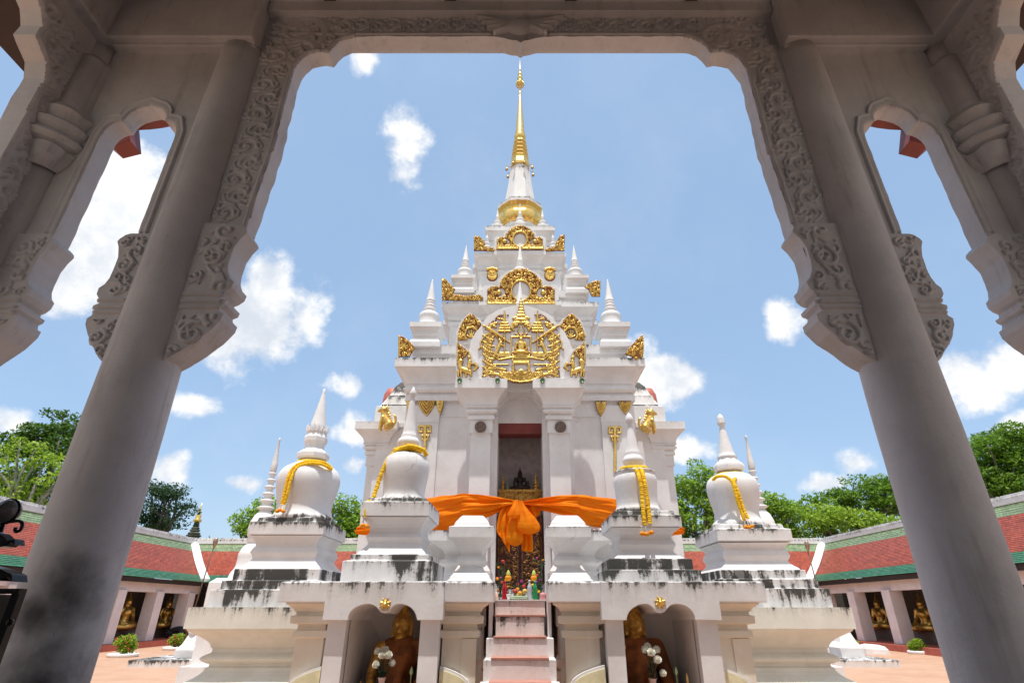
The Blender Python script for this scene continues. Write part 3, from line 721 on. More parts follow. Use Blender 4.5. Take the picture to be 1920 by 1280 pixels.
# white tympanum slab behind the main scene (real slab with thickness)
tym = [(866, 712), (864, 690), (880, 655), (882, 640), (893, 622), (905, 606), (915, 592), (930, 583), (944, 577), (962, 573), (977, 572), (992, 574), (1008, 579), (1022, 585), (1036, 594), (1046, 608), (1058, 622), (1068, 640), (1074, 655), (1092, 690), (1090, 712)]
mb = MB(); pts = [(P(u, v, YP).x, P(u, v, YP).z) for u, v in tym]; prism(mb, rough(pts, .06, .008), lambda a, b, d: (a, d, b), YP, YP+.32, .35); mb.build('tympanum', M['light'], ST)
r = Relief(855, 558, 1105, 722, .55)
def sym(fn):
    for s in (1, -1): fn(s, (lambda u: 977+s*u))
H = .05
def scene(s, X):
    # parasol
    r.line([(X(31), 600+2), (X(31), 665)], 1.4, 1.4, H); r.line([(X(31), 583), (X(31), 603)], .9, 3.2, H)
    for k, (v, w) in enumerate(((606, 6), (611, 8), (616, 10), (621, 11))):
        r.line([(X(31-w), v), (X(31+w), v)], 1.7, 1.7, H)
        for q in range(-3, 4): r.disc(X(31+q*w/3.2), v+1.8, 1.4, H)
    r.plate([(X(22), 661), (X(40), 661), (X(46), 670), (X(18), 670)], H*.8); r.line([(X(14), 670), (X(42), 675), (X(50), 668)], 2, 1.5, H)
    # lion holding the pole
    r.line([(X(38), 643), (X(43), 652), (X(48), 664)], 4, 3.4, H); r.disc(X(40), 638, 3.6, H*1.2); r.line([(X(40), 637), (X(34), 638)], 2, 1.4, H)
    r.line([(X(41), 645), (X(33), 649)], 1.8, 1.5, H); r.line([(X(48), 664), (X(52), 674)], 2.4, 1.4, H); r.line([(X(46), 664), (X(42), 672)], 2, 1.4, H); r.line([(X(44), 634), (X(48), 628), (X(46), 624)], 1.6, .6, H)
    # slanting standard
    r.line([(X(68), 612), (X(22), 643)], 1.4, 1.4, H*1.3); r.line([(X(62), 616), (X(36), 633)], 3.4, 2.4, H*1.3); r.disc(X(70), 611, 2.4, H)
    r.line([(X(46), 606), (X(56), 610), (X(60), 618)], 2.6, 3, H); r.ell(X(50), 612, 6, 3, H, .6)
    # pleated side curtain
    r.plate([(X(48), 628), (X(60), 625), (X(70), 640), (X(73), 655), (X(66), 680), (X(70), 700), (X(66), 706), (X(56), 690), (X(50), 668), (X(56), 650)], H*.45)
    r.kanok([(X(50), 630), (X(60), 627), (X(69), 642), (X(71), 656), (X(65), 680), (X(69), 700), (X(64), 703), (X(57), 690), (X(51), 668), (X(57), 650)][::s], 6, H*.5, 30+s, H*.4)
    for k in range(6):
        v0 = 632+k*12; r.line([(X(49+abs(k-3)*.6), v0+6), (X(60), v0+4), (X(71), v0-4)], 1.2, 1.8, H*.8)
    r.line([(X(54), 622), (X(68), 616+14), (X(76), 642), (X(74), 652)], 2.2, 1.2, H*.9)
    r.line([(X(74), 650), (X(80), 656)], 1.6, .6, H)
    # lower bands
    r.line([(X(24), 684), (X(52), 684)], 1.4, 1.4, H); r.line([(X(30), 694), (X(46), 690), (X(66), 697)], 3.6, 3, H*.7); r.line([(X(34), 703), (X(58), 700), (X(70), 706)], 3, 1.2, H*.7); r.line([(X(48), 687), (X(62), 692)], 2.2, 1, H)
    # kneeling figures
    r.line([(X(15), 688), (X(15), 697)], 2.4, 4, H*1.3); r.disc(X(15), 685, 2.3, H*1.4); r.line([(X(16), 690), (X(11), 693)], 1.4, 1, H*1.3)
    # canopy curls
    r.line([(X(8), 610), (X(15), 607), (X(18), 614), (X(14), 620)], 3.0, 2.0, H)
    r.spiral(X(14), 613, 4.5, 1.1, s, 0, 1.5, H)
    r.line([(X(4), 612), (X(6), 620), (X(2), 628)], 1.4, 1.2, H); r.line([(X(10), 626), (X(3), 632)], 2, 1.2, H)
    r.line([(X(40), 607), (X(30), 600), (X(44), 598)], 2, 1, H)
    # frame
    r.line([(X(18), 632), (X(18), 664)], 1.5, 1.5, H); r.line([(X(0), 632), (X(18), 632)], 1.5, 1.5, H)
sym(scene)
for k, (v, w) in enumerate(((566, 1.2), (571, 1.8), (576, 2.6), (581, 3.6), (587, 5.2), (592, 7.0))):
    r.line([(977-w, v), (977+w, v)], 2.3, 2.3, H*1.2)
r.line([(977, 559), (977, 590)], .9, 5, H*1.1)
r.ell(977, 600, 15, 4.6, H*1.2); r.line([(963, 605), (991, 605)], 2, 2, H)
for q in range(-6, 7): r.disc(977+q*2.3, 607.5, 1.3, H)
r.line([(963, 597), (977, 594), (991, 597)], 2.5, 2.5, H)
# seated figure
r.disc(977, 637, 4.2, H*1.9); r.cap(977, 633, 977, 628.5, 2.4, .8, H*1.6); r.cap(977, 646, 977, 657, 8, 6, H*1.7); r.line([(969, 645), (966, 655), (974, 660)], 2.4, 1.8, H*1.9); r.line([(985, 645), (988, 655), (980, 660)], 2.4, 1.8, H*1.9)
r.ell(977, 661, 17, 4, H*2.1)
for k, (v, w) in enumerate(((667, 17), (671.5, 15.5), (676, 16.5), (681, 15))): r.plate([(977-w, v-2), (977+w, v-2), (977+w, v+2), (977-w, v+2)], H*(1.1 if k % 2 else .8))
# lower lotus / mask cartouche
r.plate([(940, 697), (958, 699), (977, 696), (996, 699), (1014, 697), (1016, 705), (1005, 713), (990, 717), (977, 718.5), (962, 717), (948, 713), (938, 705)], H*.7)
r.line([(938, 699), (945, 709), (960, 715), (977, 717), (994, 715), (1009, 709), (1016, 699)], 2, 2, H*1.5); r.kanok([(946, 698), (1008, 698), (1002, 712), (977, 715), (952, 712)], 7, H*.9, 3, H*.5)
r.ell(977, 697, 8, 5, H*1.6); r.spiral(940, 700, 5, 1.2, 1, 0, 1.6, H*1.3); r.spiral(1014, 700, 5, 1.2, -1, math.pi, 1.6, H*1.3)
for s in (1, -1):
    X = lambda u: 977+s*u
    r.kanok([(X(22), 700), (X(70), 690), (X(74), 707), (X(30), 709)][::s], 7, H*.6, 60+s, 0); r.kanok([(X(20), 590), (X(44), 600), (X(70), 622), (X(60), 606), (X(40), 588)][::s], 7, H*.5, 70+s, 0)
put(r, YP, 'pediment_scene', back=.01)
# lion riders at the porch corners
def rider(s):
    X = lambda u: 977+s*u
    r = Relief(855, 635, 1100, 712, .55); H = .06
    r.line([(X(97), 697), (X(112), 692), (X(116), 680)], 5.5, 4, H*1.1)
    r.disc(X(113), 678, 5, H*1.4); r.line([(X(113), 679), (X(119), 681)], 2.6, 1.6, H*1.3)
    for a, b in ((94, 705), (103, 706), (112, 706), (117, 705)): r.line([(X(a+1), 696), (X(a), b)], 2.8, 1.8, H)
    r.line([(X(88), 694), (X(82), 688), (X(86), 682)], 2, 3, H)
    r.line([(X(98), 690), (X(96), 678)], 4.5, 4, H*1.3); r.disc(X(97), 671, 3.6, H*1.5); r.cap(X(97), 668, X(97), 662, 2.4, .8, H*1.3); r.line([(X(98), 679), (X(90), 684)], 2, 1.5, H*1.2)
    pl = [(X(120), 642), (X(120), 676), (X(108), 672), (X(98), 660), (X(104), 654), (X(110), 650)]
    r.plate(pl, H*.35); r.kanok(pl, 8, H*.6, 4, H*.3); r.line([(X(119), 642), (X(119), 676)], 1.4, 1.4, H)
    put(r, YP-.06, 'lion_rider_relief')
    mb = MB(); q = [(X(122), 709), (X(122), 640), (X(108), 648), (X(96), 658), (X(84), 678), (X(80), 709)]
    pts = [(P(u, v, YP-.055).x, P(u, v, YP-.055).z) for u, v in q]
    if s < 0: pts = pts[::-1]
    prism(mb, pts, lambda a, b, d: (a, d, b), YP-.055, YP+.1); mb.build('relief_backing', M['light'], ST)
for s in (1, -1): rider(s)
# shell scrolls beside the tympanum
def shell(s):
    X = lambda u: 977+s*u
    Y = 13.0; out = [(X(68), 637), (X(72), 612), (X(80), 600), (X(90), 590), (X(97), 589), (X(106), 598), (X(112), 608), (X(118), 622), (X(119), 638), (X(106), 638), (X(104), 622), (X(94), 616), (X(84), 622), (X(84), 636)]
    r = Relief(850, 585, 1110, 645, .55); r.plate(out, .02); r.kanok(out, 7.5, .05, 9, .02)
    r.line([(X(82), 637), (X(80), 624), (X(90), 614), (X(101), 617), (X(106), 630), (X(103), 636)], 2, 2.4, .06, .02); r.spiral(X(114), 630, 5, 1.2, -s, 0, 2, .06, .02)
    for k in range(5): a_ = math.pi*(.1+.2*k); r.cap(X(93), 634, X(93)+math.cos(a_)*8, 634-math.sin(a_)*13, 1.3, 2.2, .05)
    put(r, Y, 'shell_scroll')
    mb = MB(); q = [(X(66), 645), (X(66), 614), (X(78), 597), (X(96), 586), (X(112), 600), (X(122), 622), (X(122), 645)]
    pts = [(P(u, v, Y).x, P(u, v, Y).z) for u, v in q]; pts = pts if s > 0 else pts[::-1]
    prism(mb, pts, lambda a, b, d: (a, d, b), Y+.005, Y+.3, .3); mb.build('relief_backing', M['light'], ST)
for s in (1, -1): shell(s)
# ring pediments on the second and third tiers
def ringped(u0, vtop, vbot, hw, R0, vc, Y, seed, name, ballr):
    r = Relief(u0-hw-3, vtop-3, u0+hw+3, vbot+3, .5); X = lambda a: u0+a
    hgt = vbot-vtop
    out = [(X(-hw), vbot), (X(-hw), vbot-.42*hgt), (X(-hw*.86), vbot-.52*hgt), (X(-hw*.62), vbot-.50*hgt), (X(-hw*.62), vbot-.66*hgt), (X(-hw*.42), vbot-.86*hgt), (X(-hw*.16), vtop), (X(hw*.16), vtop), (X(hw*.42), vbot-.86*hgt), (X(hw*.62), vbot-.66*hgt), (X(hw*.62), vbot-.50*hgt), (X(hw*.86), vbot-.52*hgt), (X(hw), vbot-.42*hgt), (X(hw), vbot)]
    r.plate(out, .02); r.kanok(out, hw*.13, .05, seed, .02, 1.3)
    hole = [(u0+R0*math.cos(t*.4), vc+R0*1.08*math.sin(t*.4)) for t in range(16)]
    r.cut(hole, False)
    r.line([(u0+(R0+1)*math.cos(t*.35), vc+(R0+1)*1.08*math.sin(t*.35)) for t in range(19)], 1.6, 1.6, .05, .03)
    for s in (-1, 1):
        hc = [(X(s*hw*.60)+hw*.13*math.cos(t*.5), vbot-.33*hgt+hw*.15*math.sin(t*.5)) for t in range(13)]; r.cut(hc, False)
        r.disc(X(s*hw*.66), vbot-.33*hgt, ballr, .09)
    r.line([(X(-hw), vbot-1.5), (X(hw), vbot-1.5)], 1.5, 1.5, .05, .02)
    r.line([(X(-hw), vbot-5.5), (X(hw), vbot-5.5)], .8, .8, .05, .02)
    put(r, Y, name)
    mb = MB(); q = [(u0+(u-u0)*1.12, v-3 if v < vbot-2 else v) for u, v in out]; q = rough([(P(u, v, Y).x, P(u, v, Y).z) for u, v in q], .06, .008)
    prism(mb, q, lambda a, b, d: (a, d, b), Y+.01, Y+.32, .3); mb.build('relief_backing', M['light'], ST)
ringped(977, 505, 571, 63, 17, 546, CY-wB-.08, 11, 'ring_pediment', 5)
ringped(975, 424, 468, 43, 12.5, 450, CY-wA-.08, 12, 'ring_pediment', 4)
def plate(pts, Y, name, size, seed, kk=.05, lines=(), backing=True):
    us = [p[0] for p in pts]; vs_ = [p[1] for p in pts]; r = Relief(min(us)-2, min(vs_)-2, max(us)+2, max(vs_)+2, .5)
    r.plate(pts, .02); r.kanok(pts, size, kk, seed, .015, 1.2)
    for l in lines: r.line(l, 1.5, 1.5, kk, .02)
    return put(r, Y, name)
YB, YA, YC = CY-wB+.02, CY-wA+.02, CY-3.39
plate([(829, 563), (828, 522), (836, 524), (846, 535), (853, 542), (848, 552), (880, 556), (900, 553), (908, 560), (905, 564)], YB-.03, 'corner_flame_band', 7, 21)
plate([(1125, 556), (1126, 527), (1116, 526), (1106, 531), (1096, 538), (1104, 543), (1110, 556)], YB-.03, 'corner_flame', 7, 22)
plate([(889, 470), (889, 443), (899, 444), (908, 452), (911, 464), (930, 466), (930, 471)], YA-.03, 'corner_flame_band', 6, 23)
plate([(1058, 470), (1059, 441), (1050, 442), (1043, 454), (1040, 464), (1020, 466), (1020, 471)], YA-.03, 'corner_flame_band', 6, 24)
plate([(747, 669), (747, 629), (756, 631), (768, 640), (778, 652), (772, 660), (768, 669)], YC, 'corner_flame', 9, 25, lines=([(749, 668), (749, 632)],))
plate([(1207, 650), (1206, 628), (1196, 634), (1182, 650), (1172, 664), (1184, 668), (1192, 676), (1206, 668)], YC-.02, 'corner_flame', 9, 26)
# two masks on the second tier
for u in (923, 1031):
    Y = CY-2.12; r = Relief(u-13, 503, u+13, 532, .5)
    r.ell(u, 516, 10.5, 11, .10); r.ell(u-4, 513, 2.6, 1.8, .05, base=.09); r.ell(u+4, 513, 2.6, 1.8, .05, base=.09); r.cap(u, 512, u, 518, 1.4, 2.4, .06, .09); r.line([(u-6, 522), (u, 524), (u+6, 522)], 1.4, 1.4, .05, .08); r.line([(u-9, 507), (u, 504.5), (u+9, 507)], 2, 2, .05, .06)
    put(r, Y, 'mask_relief')
# pilaster leaf drops, T-shaped pendants
Yw = CY-3.075
for u, v0, v1, w in ((800, 749, 780, 15), (825, 749, 777, 6), (768, 749, 775, 5), (1127, 753, 780, 9), (1172, 753, 776, 11)):
    pts = [(u-w, v0), (u+w, v0), (u+w*.95, v0+(v1-v0)*.4), (u+w*.5, v0+(v1-v0)*.75), (u, v1), (u-w*.5, v0+(v1-v0)*.75), (u-w*.95, v0+(v1-v0)*.4)]
    r = Relief(u-w-2, v0-2, u+w+2, v1+2, .5); r.plate(pts, .015)
    for k in range(4):
        q = 1-k*.23; r.line([(u-w*q, v0+1), (u-w*.8*q, v0+(v1-v0)*.45*q), (u, v0+(v1-v0)*q*.96), (u+w*.8*q, v0+(v1-v0)*.45*q), (u+w*q, v0+1)], 1.1, 1.1, .03, .01)
    put(r, Yw, 'leaf_drop')
for s, uu, v0 in ((-1, 797, 797), (1, 1153, 799)):
    r = Relief(uu-16, v0-3, uu+16, v0+100, .5); h = .03
    r.plate([(uu-2.4, v0+20), (uu+2.4, v0+20), (uu+2.0, v0+92), (uu-2.0, v0+92)], h)
    r.plate([(uu-12, v0), (uu+12, v0), (uu+12, v0+4), (uu-12, v0+4)], h)
    for t in (-1, 1):
        r.plate([(uu+t*9, v0), (uu+t*12, v0), (uu+t*12, v0+14), (uu+t*9, v0+14)], h); r.plate([(uu+t*4, v0+11), (uu+t*12, v0+11), (uu+t*12, v0+14.5), (uu+t*4, v0+14.5)], h); r.plate([(uu+t*4, v0+7), (uu+t*6.5, v0+7), (uu+t*6.5, v0+14), (uu+t*4, v0+14)], h)
        r.plate([(uu+t*2, v0+18), (uu+t*8, v0+18), (uu+t*8, v0+21), (uu+t*2, v0+21)], h); r.plate([(uu+t*5.5, v0+18), (uu+t*8, v0+18), (uu+t*6, v0+27), (uu+t*2, v0+29)], h)
    r.plate([(uu-2.5, v0), (uu+2.5, v0), (uu+2.5, v0+24), (uu-2.5, v0+24)], h)
    put(r, Yw, 'gilt_pendant')
# lions on the side porch corners (free standing beasts of stucco)
def mass(name, parts, mat, parent=None, voxel=.02, smooth=6, **kw):
    """several tapered limbs fused into one continuous body"""
    mb = MB()
    for p in parts:
        if p[0] == 'c': tube(mb, spline(p[1], 3), [q[0] for q in spline([(x,) for x in p[2]], 3)], 12); ball(mb, p[1][0], p[2][0], 12, 8); ball(mb, p[1][-1], p[2][-1], 12, 8)
        else:
            n = len(mb.v); ball(mb, (0, 0, 0), 1, 16, 10)
            c, (rx, ry, rz) = p[1], p[2]
            for i in range(n, len(mb.v)): x, y, z = mb.v[i]; mb.v[i] = (c[0]+x*rx, c[1]+y*ry, c[2]+z*rz)
    o = mb.build(name, M[mat], parent, **kw)
    m = o.modifiers.new('fuse', 'REMESH'); m.mode = 'VOXEL'; m.voxel_size = voxel; m.use_smooth_shade = True
    if smooth: s_ = o.modifiers.new('soften', 'SMOOTH'); s_.iterations = smooth; s_.factor = .5
    return o
def lion(u, v0, v1, s):
    Y = 15.15; b = P(u, v1, Y); t = P(u, v0, Y); H = t.z-b.z; x = b.x
    def q(a, c, d=0): return (x+s*a*H, Y+d*H, b.z+c*H)
    parts = [('c', [q(-.16, .22), q(-.02, .38), q(.08, .60)], [.17*H, .16*H, .13*H]), ('e', q(.10, .76, -.02), (.15*H, .14*H, .13*H)), ('c', [q(.20, .74, -.02), q(.29, .71, -.02)], [.08*H, .05*H]),
        ('c', [q(.10, .45, -.1), q(.15, .22, -.1), q(.16, .03, -.1)], [.08*H, .055*H, .05*H]), ('c', [q(.10, .45, .1), q(.15, .22, .1), q(.16, .03, .1)], [.08*H, .055*H, .05*H]),
        ('c', [q(-.18, .2, -.12), q(-.08, .12, -.14), q(-.04, .03, -.14)], [.12*H, .09*H, .05*H]), ('c', [q(-.18, .2, .12), q(-.08, .12, .14), q(-.04, .03, .14)], [.12*H, .09*H, .05*H]),
        ('c', [q(-.26, .15), q(-.36, .3), q(-.34, .5), q(-.27, .58)], [.05*H, .045*H, .05*H, .03*H]), ('c', [q(.03, .86), q(-.02, .98)], [.05*H, .015*H]), ('c', [q(.14, .87), q(.13, .97)], [.04*H, .012*H])]
    for k in range(6): parts.append(('c', [q(.02-.03*k, .80-.09*k), q(-.10-.035*k, .86-.10*k)], [.055*H, .015*H]))
    mass('guardian_lion', parts, 'gold', ST, H*.022, 3)
lion(721, 757, 806, -1); lion(1219, 762, 812, 1)
# ceramic discs and column roundels
for u in (862, 933, 1017, 1091):
    p = P(u, 713.5, 12.11); mb = MB()
    pr = [(.0005, .02), (.03, .02), (.045, .035), (.058, .04), (.062, .03), (.06, -.01)]
    n = len(mb.v); lathe(mb, 0, 0, pr, 20); mb.v = [(p.x+a, p.y-c, p.z+b) for a, b, c in mb.v]; mb.build('ceramic_disc', M['cer'], ST)
for u in (901, 1051):
    p = P(u, 800, 12.46); mb = MB(); lathe(mb, 0, 0, [(.0005, .02), (.10, .02), (.125, .03), (.135, .025), (.135, -.02)], 24); mb.v = [(p.x+a, p.y-c, p.z+b) for a, b, c in mb.v]
    mb.build('roundel', M['roundel'], ST)
# ============================================================ niche blocks at the front of the base
XZ = lambda a, b, d: (a, d, b)
def niche_block(s):
    lab = ('left', 'seated figure whose pointed crown shows') if s < 0 else ('right', 'seated figure whose crown is hidden by the arch')
    nx = s*1.57
    NB = empty('niche_shrine', (nx, 7.4, 0), 'white arched niche block %s of the narrow stairs' % lab[0], 'niche')
    zb = 1.765; zf = ZV(1162, 6.95); zt_ = 1.975
    # long cornice
    mb = MB(); x0, x1 = (-2.82, -.31) if s < 0 else (.33, 2.88)
    stack(mb, rect(x0, x1, 6.99, 8.6), [(0, zb, 0), (.002, zt_, 1), (-.02, zt_+.012, 1)], .12, .006); mb.build('cornice', M['ledge'], NB, bevel=.008)
    # front frame with the two-lobed arch
    fx0, fx1 = (XU(607, 1140, 6.93), XU(831, 1140, 6.93)) if s < 0 else (XU(1128, 1140, 6.93), XU(1351, 1140, 6.93))
    uc = 722 if s < 0 else 1238
    fr = [(-1, 1162), (-.96, 1152), (-.86, 1142), (-.70, 1135), (-.55, 1132), (-.38, 1132), (-.24, 1137), (-.12, 1147)]
    hw_ = 66
    if s < 0: L = [(uc-70-(1+a_)*0+(a_+1)*70, v) for a_, v in fr]; Rr = [(uc+(-a_)*60, v) for a_, v in fr[::-1]]
    else: L = [(uc-63*(-a_), v) for a_, v in fr]; Rr = [(uc+(-a_)*66, v) for a_, v in fr[::-1]]
    arch = spline([P(u, v, 6.93).xz for u, v in L], 3) + spline([P(u, v, 6.93).xz for u, v in Rr], 3)
    arch = [(a_[0], a_[1]) for a_ in arch]
    mid = len(arch)//2; arch.insert(mid, (P(uc, 1149, 6.93).x, P(uc, 1149, 6.93).z))
    poly = [(fx0, zf), (fx0, zt_+.004), (fx1, zt_+.004), (fx1, zf)] + arch[::-1]
    mb = MB(); q = rough(poly, .04, .002); n = len(q)
    dr = [1 if b > zt_-.02 else (.55 if b > zt_-.1 else 0) for a_, b in q]
    vs = [(a_, 6.93, b) for a_, b in q]+[(a_, 7.14, b) for a_, b in q]
    # front as strips so that the drip attribute can fade downwards
    prism(mb, q, XZ, 6.93, 7.14)
    mb.d = [max(0, min(1, 1-(zt_-v[2])/.26)) for v in mb.v]
    fo = mb.build('arch_frame', M['ledge'], NB, bevel=.006)
    # pillars of the niche
    ax0, ax1 = arch[0][0], arch[-1][0]
    for k, (a_, b) in enumerate(((fx0+.05, ax0-.03), (ax1+.03, fx1-.04))):
        mb = MB(); stack(mb, rect(a_, b, 7.0, 8.0), [(0, .3, 0), (0, zf+.02, .35)], .3, .004); mb.build('niche_pillar', M['cream'] if False else M['clean'], NB)
    # curved inner lining (flared jambs and vault)
    prof = [(ax0-.02, .5), (ax0-.02, zf)] + [(a_[0], a_[1]) for a_ in arch] + [(ax1+.02, zf), (ax1+.02, .5)]
    vs = []; ys = (7.13, 7.25, 7.4, 7.6, 7.85); cxm = (ax0+ax1)/2; m_ = len(prof)
    for y in ys:
        f = (y-7.13)/.72
        for a_, b in prof: vs.append((a_+(cxm-a_)*(.10*f), y, b-(.02 if b > zf else 0)*f))
    fs = [(k*m_+i, k*m_+i+1, (k+1)*m_+i+1, (k+1)*m_+i) for k in range(len(ys)-1) for i in range(m_-1)]
    fs.append(tuple(range(4*m_, 5*m_)))
    mb = MB(); mb.add(vs, fs, None, True); lo = mb.build('niche_lining', M['clean'], NB)
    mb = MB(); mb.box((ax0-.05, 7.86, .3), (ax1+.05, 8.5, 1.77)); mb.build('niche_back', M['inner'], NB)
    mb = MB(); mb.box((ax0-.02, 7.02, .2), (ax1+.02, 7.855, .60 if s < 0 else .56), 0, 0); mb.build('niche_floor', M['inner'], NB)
    mb = MB(); mb.box((ax0+.01, 7.0, .3), (ax1-.01, 7.18, .70), 0, 0); mb.build('offering_shelf', M['stain'], NB)
    # flanking moulded piers
    for (a_, b) in (((-2.60, -2.27), (-.90, -.50)) if s < 0 else ((.52, .92), (2.30, 2.66))):
        mb = MB(); z_ = lambda v: ZV(v, 7.1)
        pr = [(0, .2, 0), (0, z_(1196), .6), (.035, z_(1194), 0), (.035, z_(1182), .9), (0, z_(1180), 0), (0, z_(1170), .2), (.07, z_(1168), 0), (.075, z_(1154), 1), (.03, z_(1152), 0), (.03, z_(1146), .3)] + cyma(.05, z_(1145), .13, z_(1132), 4, 'in') + [(.13, zb+.01, 0)]
        stack(mb, rect(a_, b, 7.15, 8.5), pr, .15, .003); mb.build('moulded_pier', M['cream'], NB, bevel=.004)
        mb = MB(); xm = a_+(b-a_)*(.42 if (a_+b)/2*s > 1.57 else .58) ; mb.box((xm, 7.135, .2), (b-.004 if (a_+b)/2*s > 1.57 and s > 0 or (a_+b)/2 > -1 and s < 0 else xm, 7.2, z_(1197)), 0, 0)
        if abs(mb.v[0][0]-mb.v[1][0]) > .02: mb.build('pier_panel', M['cream'], NB)
    # wall behind the piers
    xa, xb = (-2.60, -.42) if s < 0 else (.44, 2.66)
    mb = MB(); mb.box((xa+.03, 7.26, .2), (ax0-.05, 8.5, zb+.004), .6, 0); mb.build('inner_wall', M['stain'], NB)
    mb = MB(); mb.box((ax1+.05, 7.26, .2), (xb-.03, 8.5, zb+.004), .6, 0); mb.build('inner_wall', M['stain'], NB)
    xs_ = -.48 if s < 0 else .50
    mb = MB(); stack(mb, rect(xs_-.05, xs_+.05, 7.3, 8.6), [(0, .2, 0), (0, .95), (.03, .97), (.03, 1.05, .5)] + torus(.0, 1.07, 1.22, .05) + [(.0, 1.24), (.0, 1.50, .5), (.02, 1.52), (.02, zb, .9)], .2, .003); mb.build('side_moulding', M['pink'], NB)
    # rounded yellow panel with white rim low between the pillars
    def el(rx, rz, n=28, zc_=None): return [(nx+rx*math.cos(math.pi*i/n), zc_+rz*math.sin(math.pi*i/n)) for i in range(n+1)]
    z0_ = ZV(1288, 7.1)
    for t in (-1, 1):      # only outside the pillars: the niche itself stays open
        xo = abs((fx0 if t < 0 else fx1)-nx)-.02
        e_ = lambda rx, rz: [(nx+t*x_, z0_+rz*math.sqrt(max(0, 1-(x_/rx)**2))) for x_ in [xo+(rx-xo)*i/10 for i in range(11)]]+[(nx+t*rx, .2), (nx+t*xo, .2)]
        mb = MB(); prism(mb, e_(1.02, .27), XZ, 7.08, 7.16); mb.build('panel_rim', M['clean'], NB)
        mb = MB(); prism(mb, e_(.985, .235), XZ, 7.07, 7.10); mb.build('panel_field', M['yellow'], NB)
    # gilt flower boss
    p = P(uc, 1132 if s < 0 else 1129, 6.92); mb = MB(); n = len(mb.v)
    r = Relief(-.08, -.08, .08, .08, .004)
    for k in range(8): a_ = k*math.pi/4+.39; r.cap(math.cos(a_)*.02, math.sin(a_)*.02, math.cos(a_)*.062, math.sin(a_)*.062, .022, .006, .018)
    r.disc(0, 0, .036, .026); r.disc(0, 0, .016, .018, .022)
    r.mesh(mb, lambda a_, b, h: (p.x+a_, 6.925-h, p.z+b), .004); mb.build('flower_boss', M['gold'], NB)
    return NB
niche_block(-1); niche_block(1)

# ------------------------------------------------------------ stairs
SP = empty('stairway', (0, 6.4, 0), 'narrow pinkish white steps with red tread edges rising between the two niche blocks', 'stairs')
steps = [(7.42, 1.79, .31, .31), (7.19, 1.625, .285, .285), (6.95, ZV(1194, 6.95), .38, .28), (6.70, ZV(1234, 6.70), .39, .29)]
y, z = 6.45, ZV(1234, 6.70)-.2
while z > .1: steps.append((y, z, .42, .30)); y -= .25; z -= .2
for k, (y, z, hw, hi) in enumerate(steps):
    y1 = 8.9 if k == 0 else steps[k-1][0]+.02
    mb = MB(); stack(mb, rect(-hw, hw, y, y1), [(0, max(0, z-.42), 0), (0, z-.012, .75), (-.01, z-.008, .8)], .1, .004); st = mb.build('step', M['stairs'], SP, bevel=.006)
    mb = MB(); mb.box((-hi-.02, y-.012, z-.008), (hi+.02, y1-.02, z+.008)); mb.build('tread', M['tread'] if k else M['clean'], st)
for s in (-1, 1):   # low cheek walls beside the landing
    mb = MB(); stack(mb, rect(min(s*.325, s*.37), max(s*.325, s*.37), 7.2, 8.9), [(0, 1.2, 0), (0, 2.0, .9)], .2, .003); mb.build('cheek_wall', M['stain'], SP)
    mb = MB(); z_ = lambda v: ZV(v, 7.9)
    pr = [(.0, 1.9), (0, z_(1060)), (-.02, z_(1055))] + [(-.02-.10*math.sin(math.pi*i/6), z_(1055-(1055-985)*i/6)) for i in range(7)] + [(.0, z_(980)), (-.04, z_(974))]
    stack(mb, rect(min(s*.46, s*1.0), max(s*.46, s*1.0), 9.0, 9.9), pr, .2, .004); mb.build('rear_pier', M['pink'], SP)

# baluster pedestals at the head of the stairs
def baluster(s, lab):
    B = empty('stair_pedestal', (s*.66, 7.95, 1.975), lab, 'pedestal', 'white pedestals at the stair head')
    cx, cy = s*.655, 7.98; z_ = lambda v, h: ZV(v, cy-h)
    rows = [(.33, 1092), (.33, 1088), (.305, 1086), (.285, 1080), (.235, 1072), (.175, 1065), (.165, 1062), (.165, 1060), (.20, 1057), (.225, 1050), (.20, 1043), (.165, 1041), (.160, 1036), (.175, 1033), (.23, 1022), (.29, 1012), (.325, 1008), (.335, 1007), (.335, 986), (.27, 985), (.255, 979), (.18, 968), (.15, 966)]
    mb = MB(); last = 0; pr = []
    for i, (h, v) in enumerate(rows):
        h *= .90; z = max(z_(v, h), last+.003); last = z; pr.append((h-.25, z, 1 if v in (986,) else 0))
    stack(mb, sq(cx, cy, .25), pr, .08, .003); mb.build('shaft', M['light'], B, bevel=.004)
baluster(-1, 'white waisted pedestal at the stair head, under the left drape of the orange cloth')
baluster(1, 'white waisted pedestal at the stair head, under the right drape of the orange cloth')

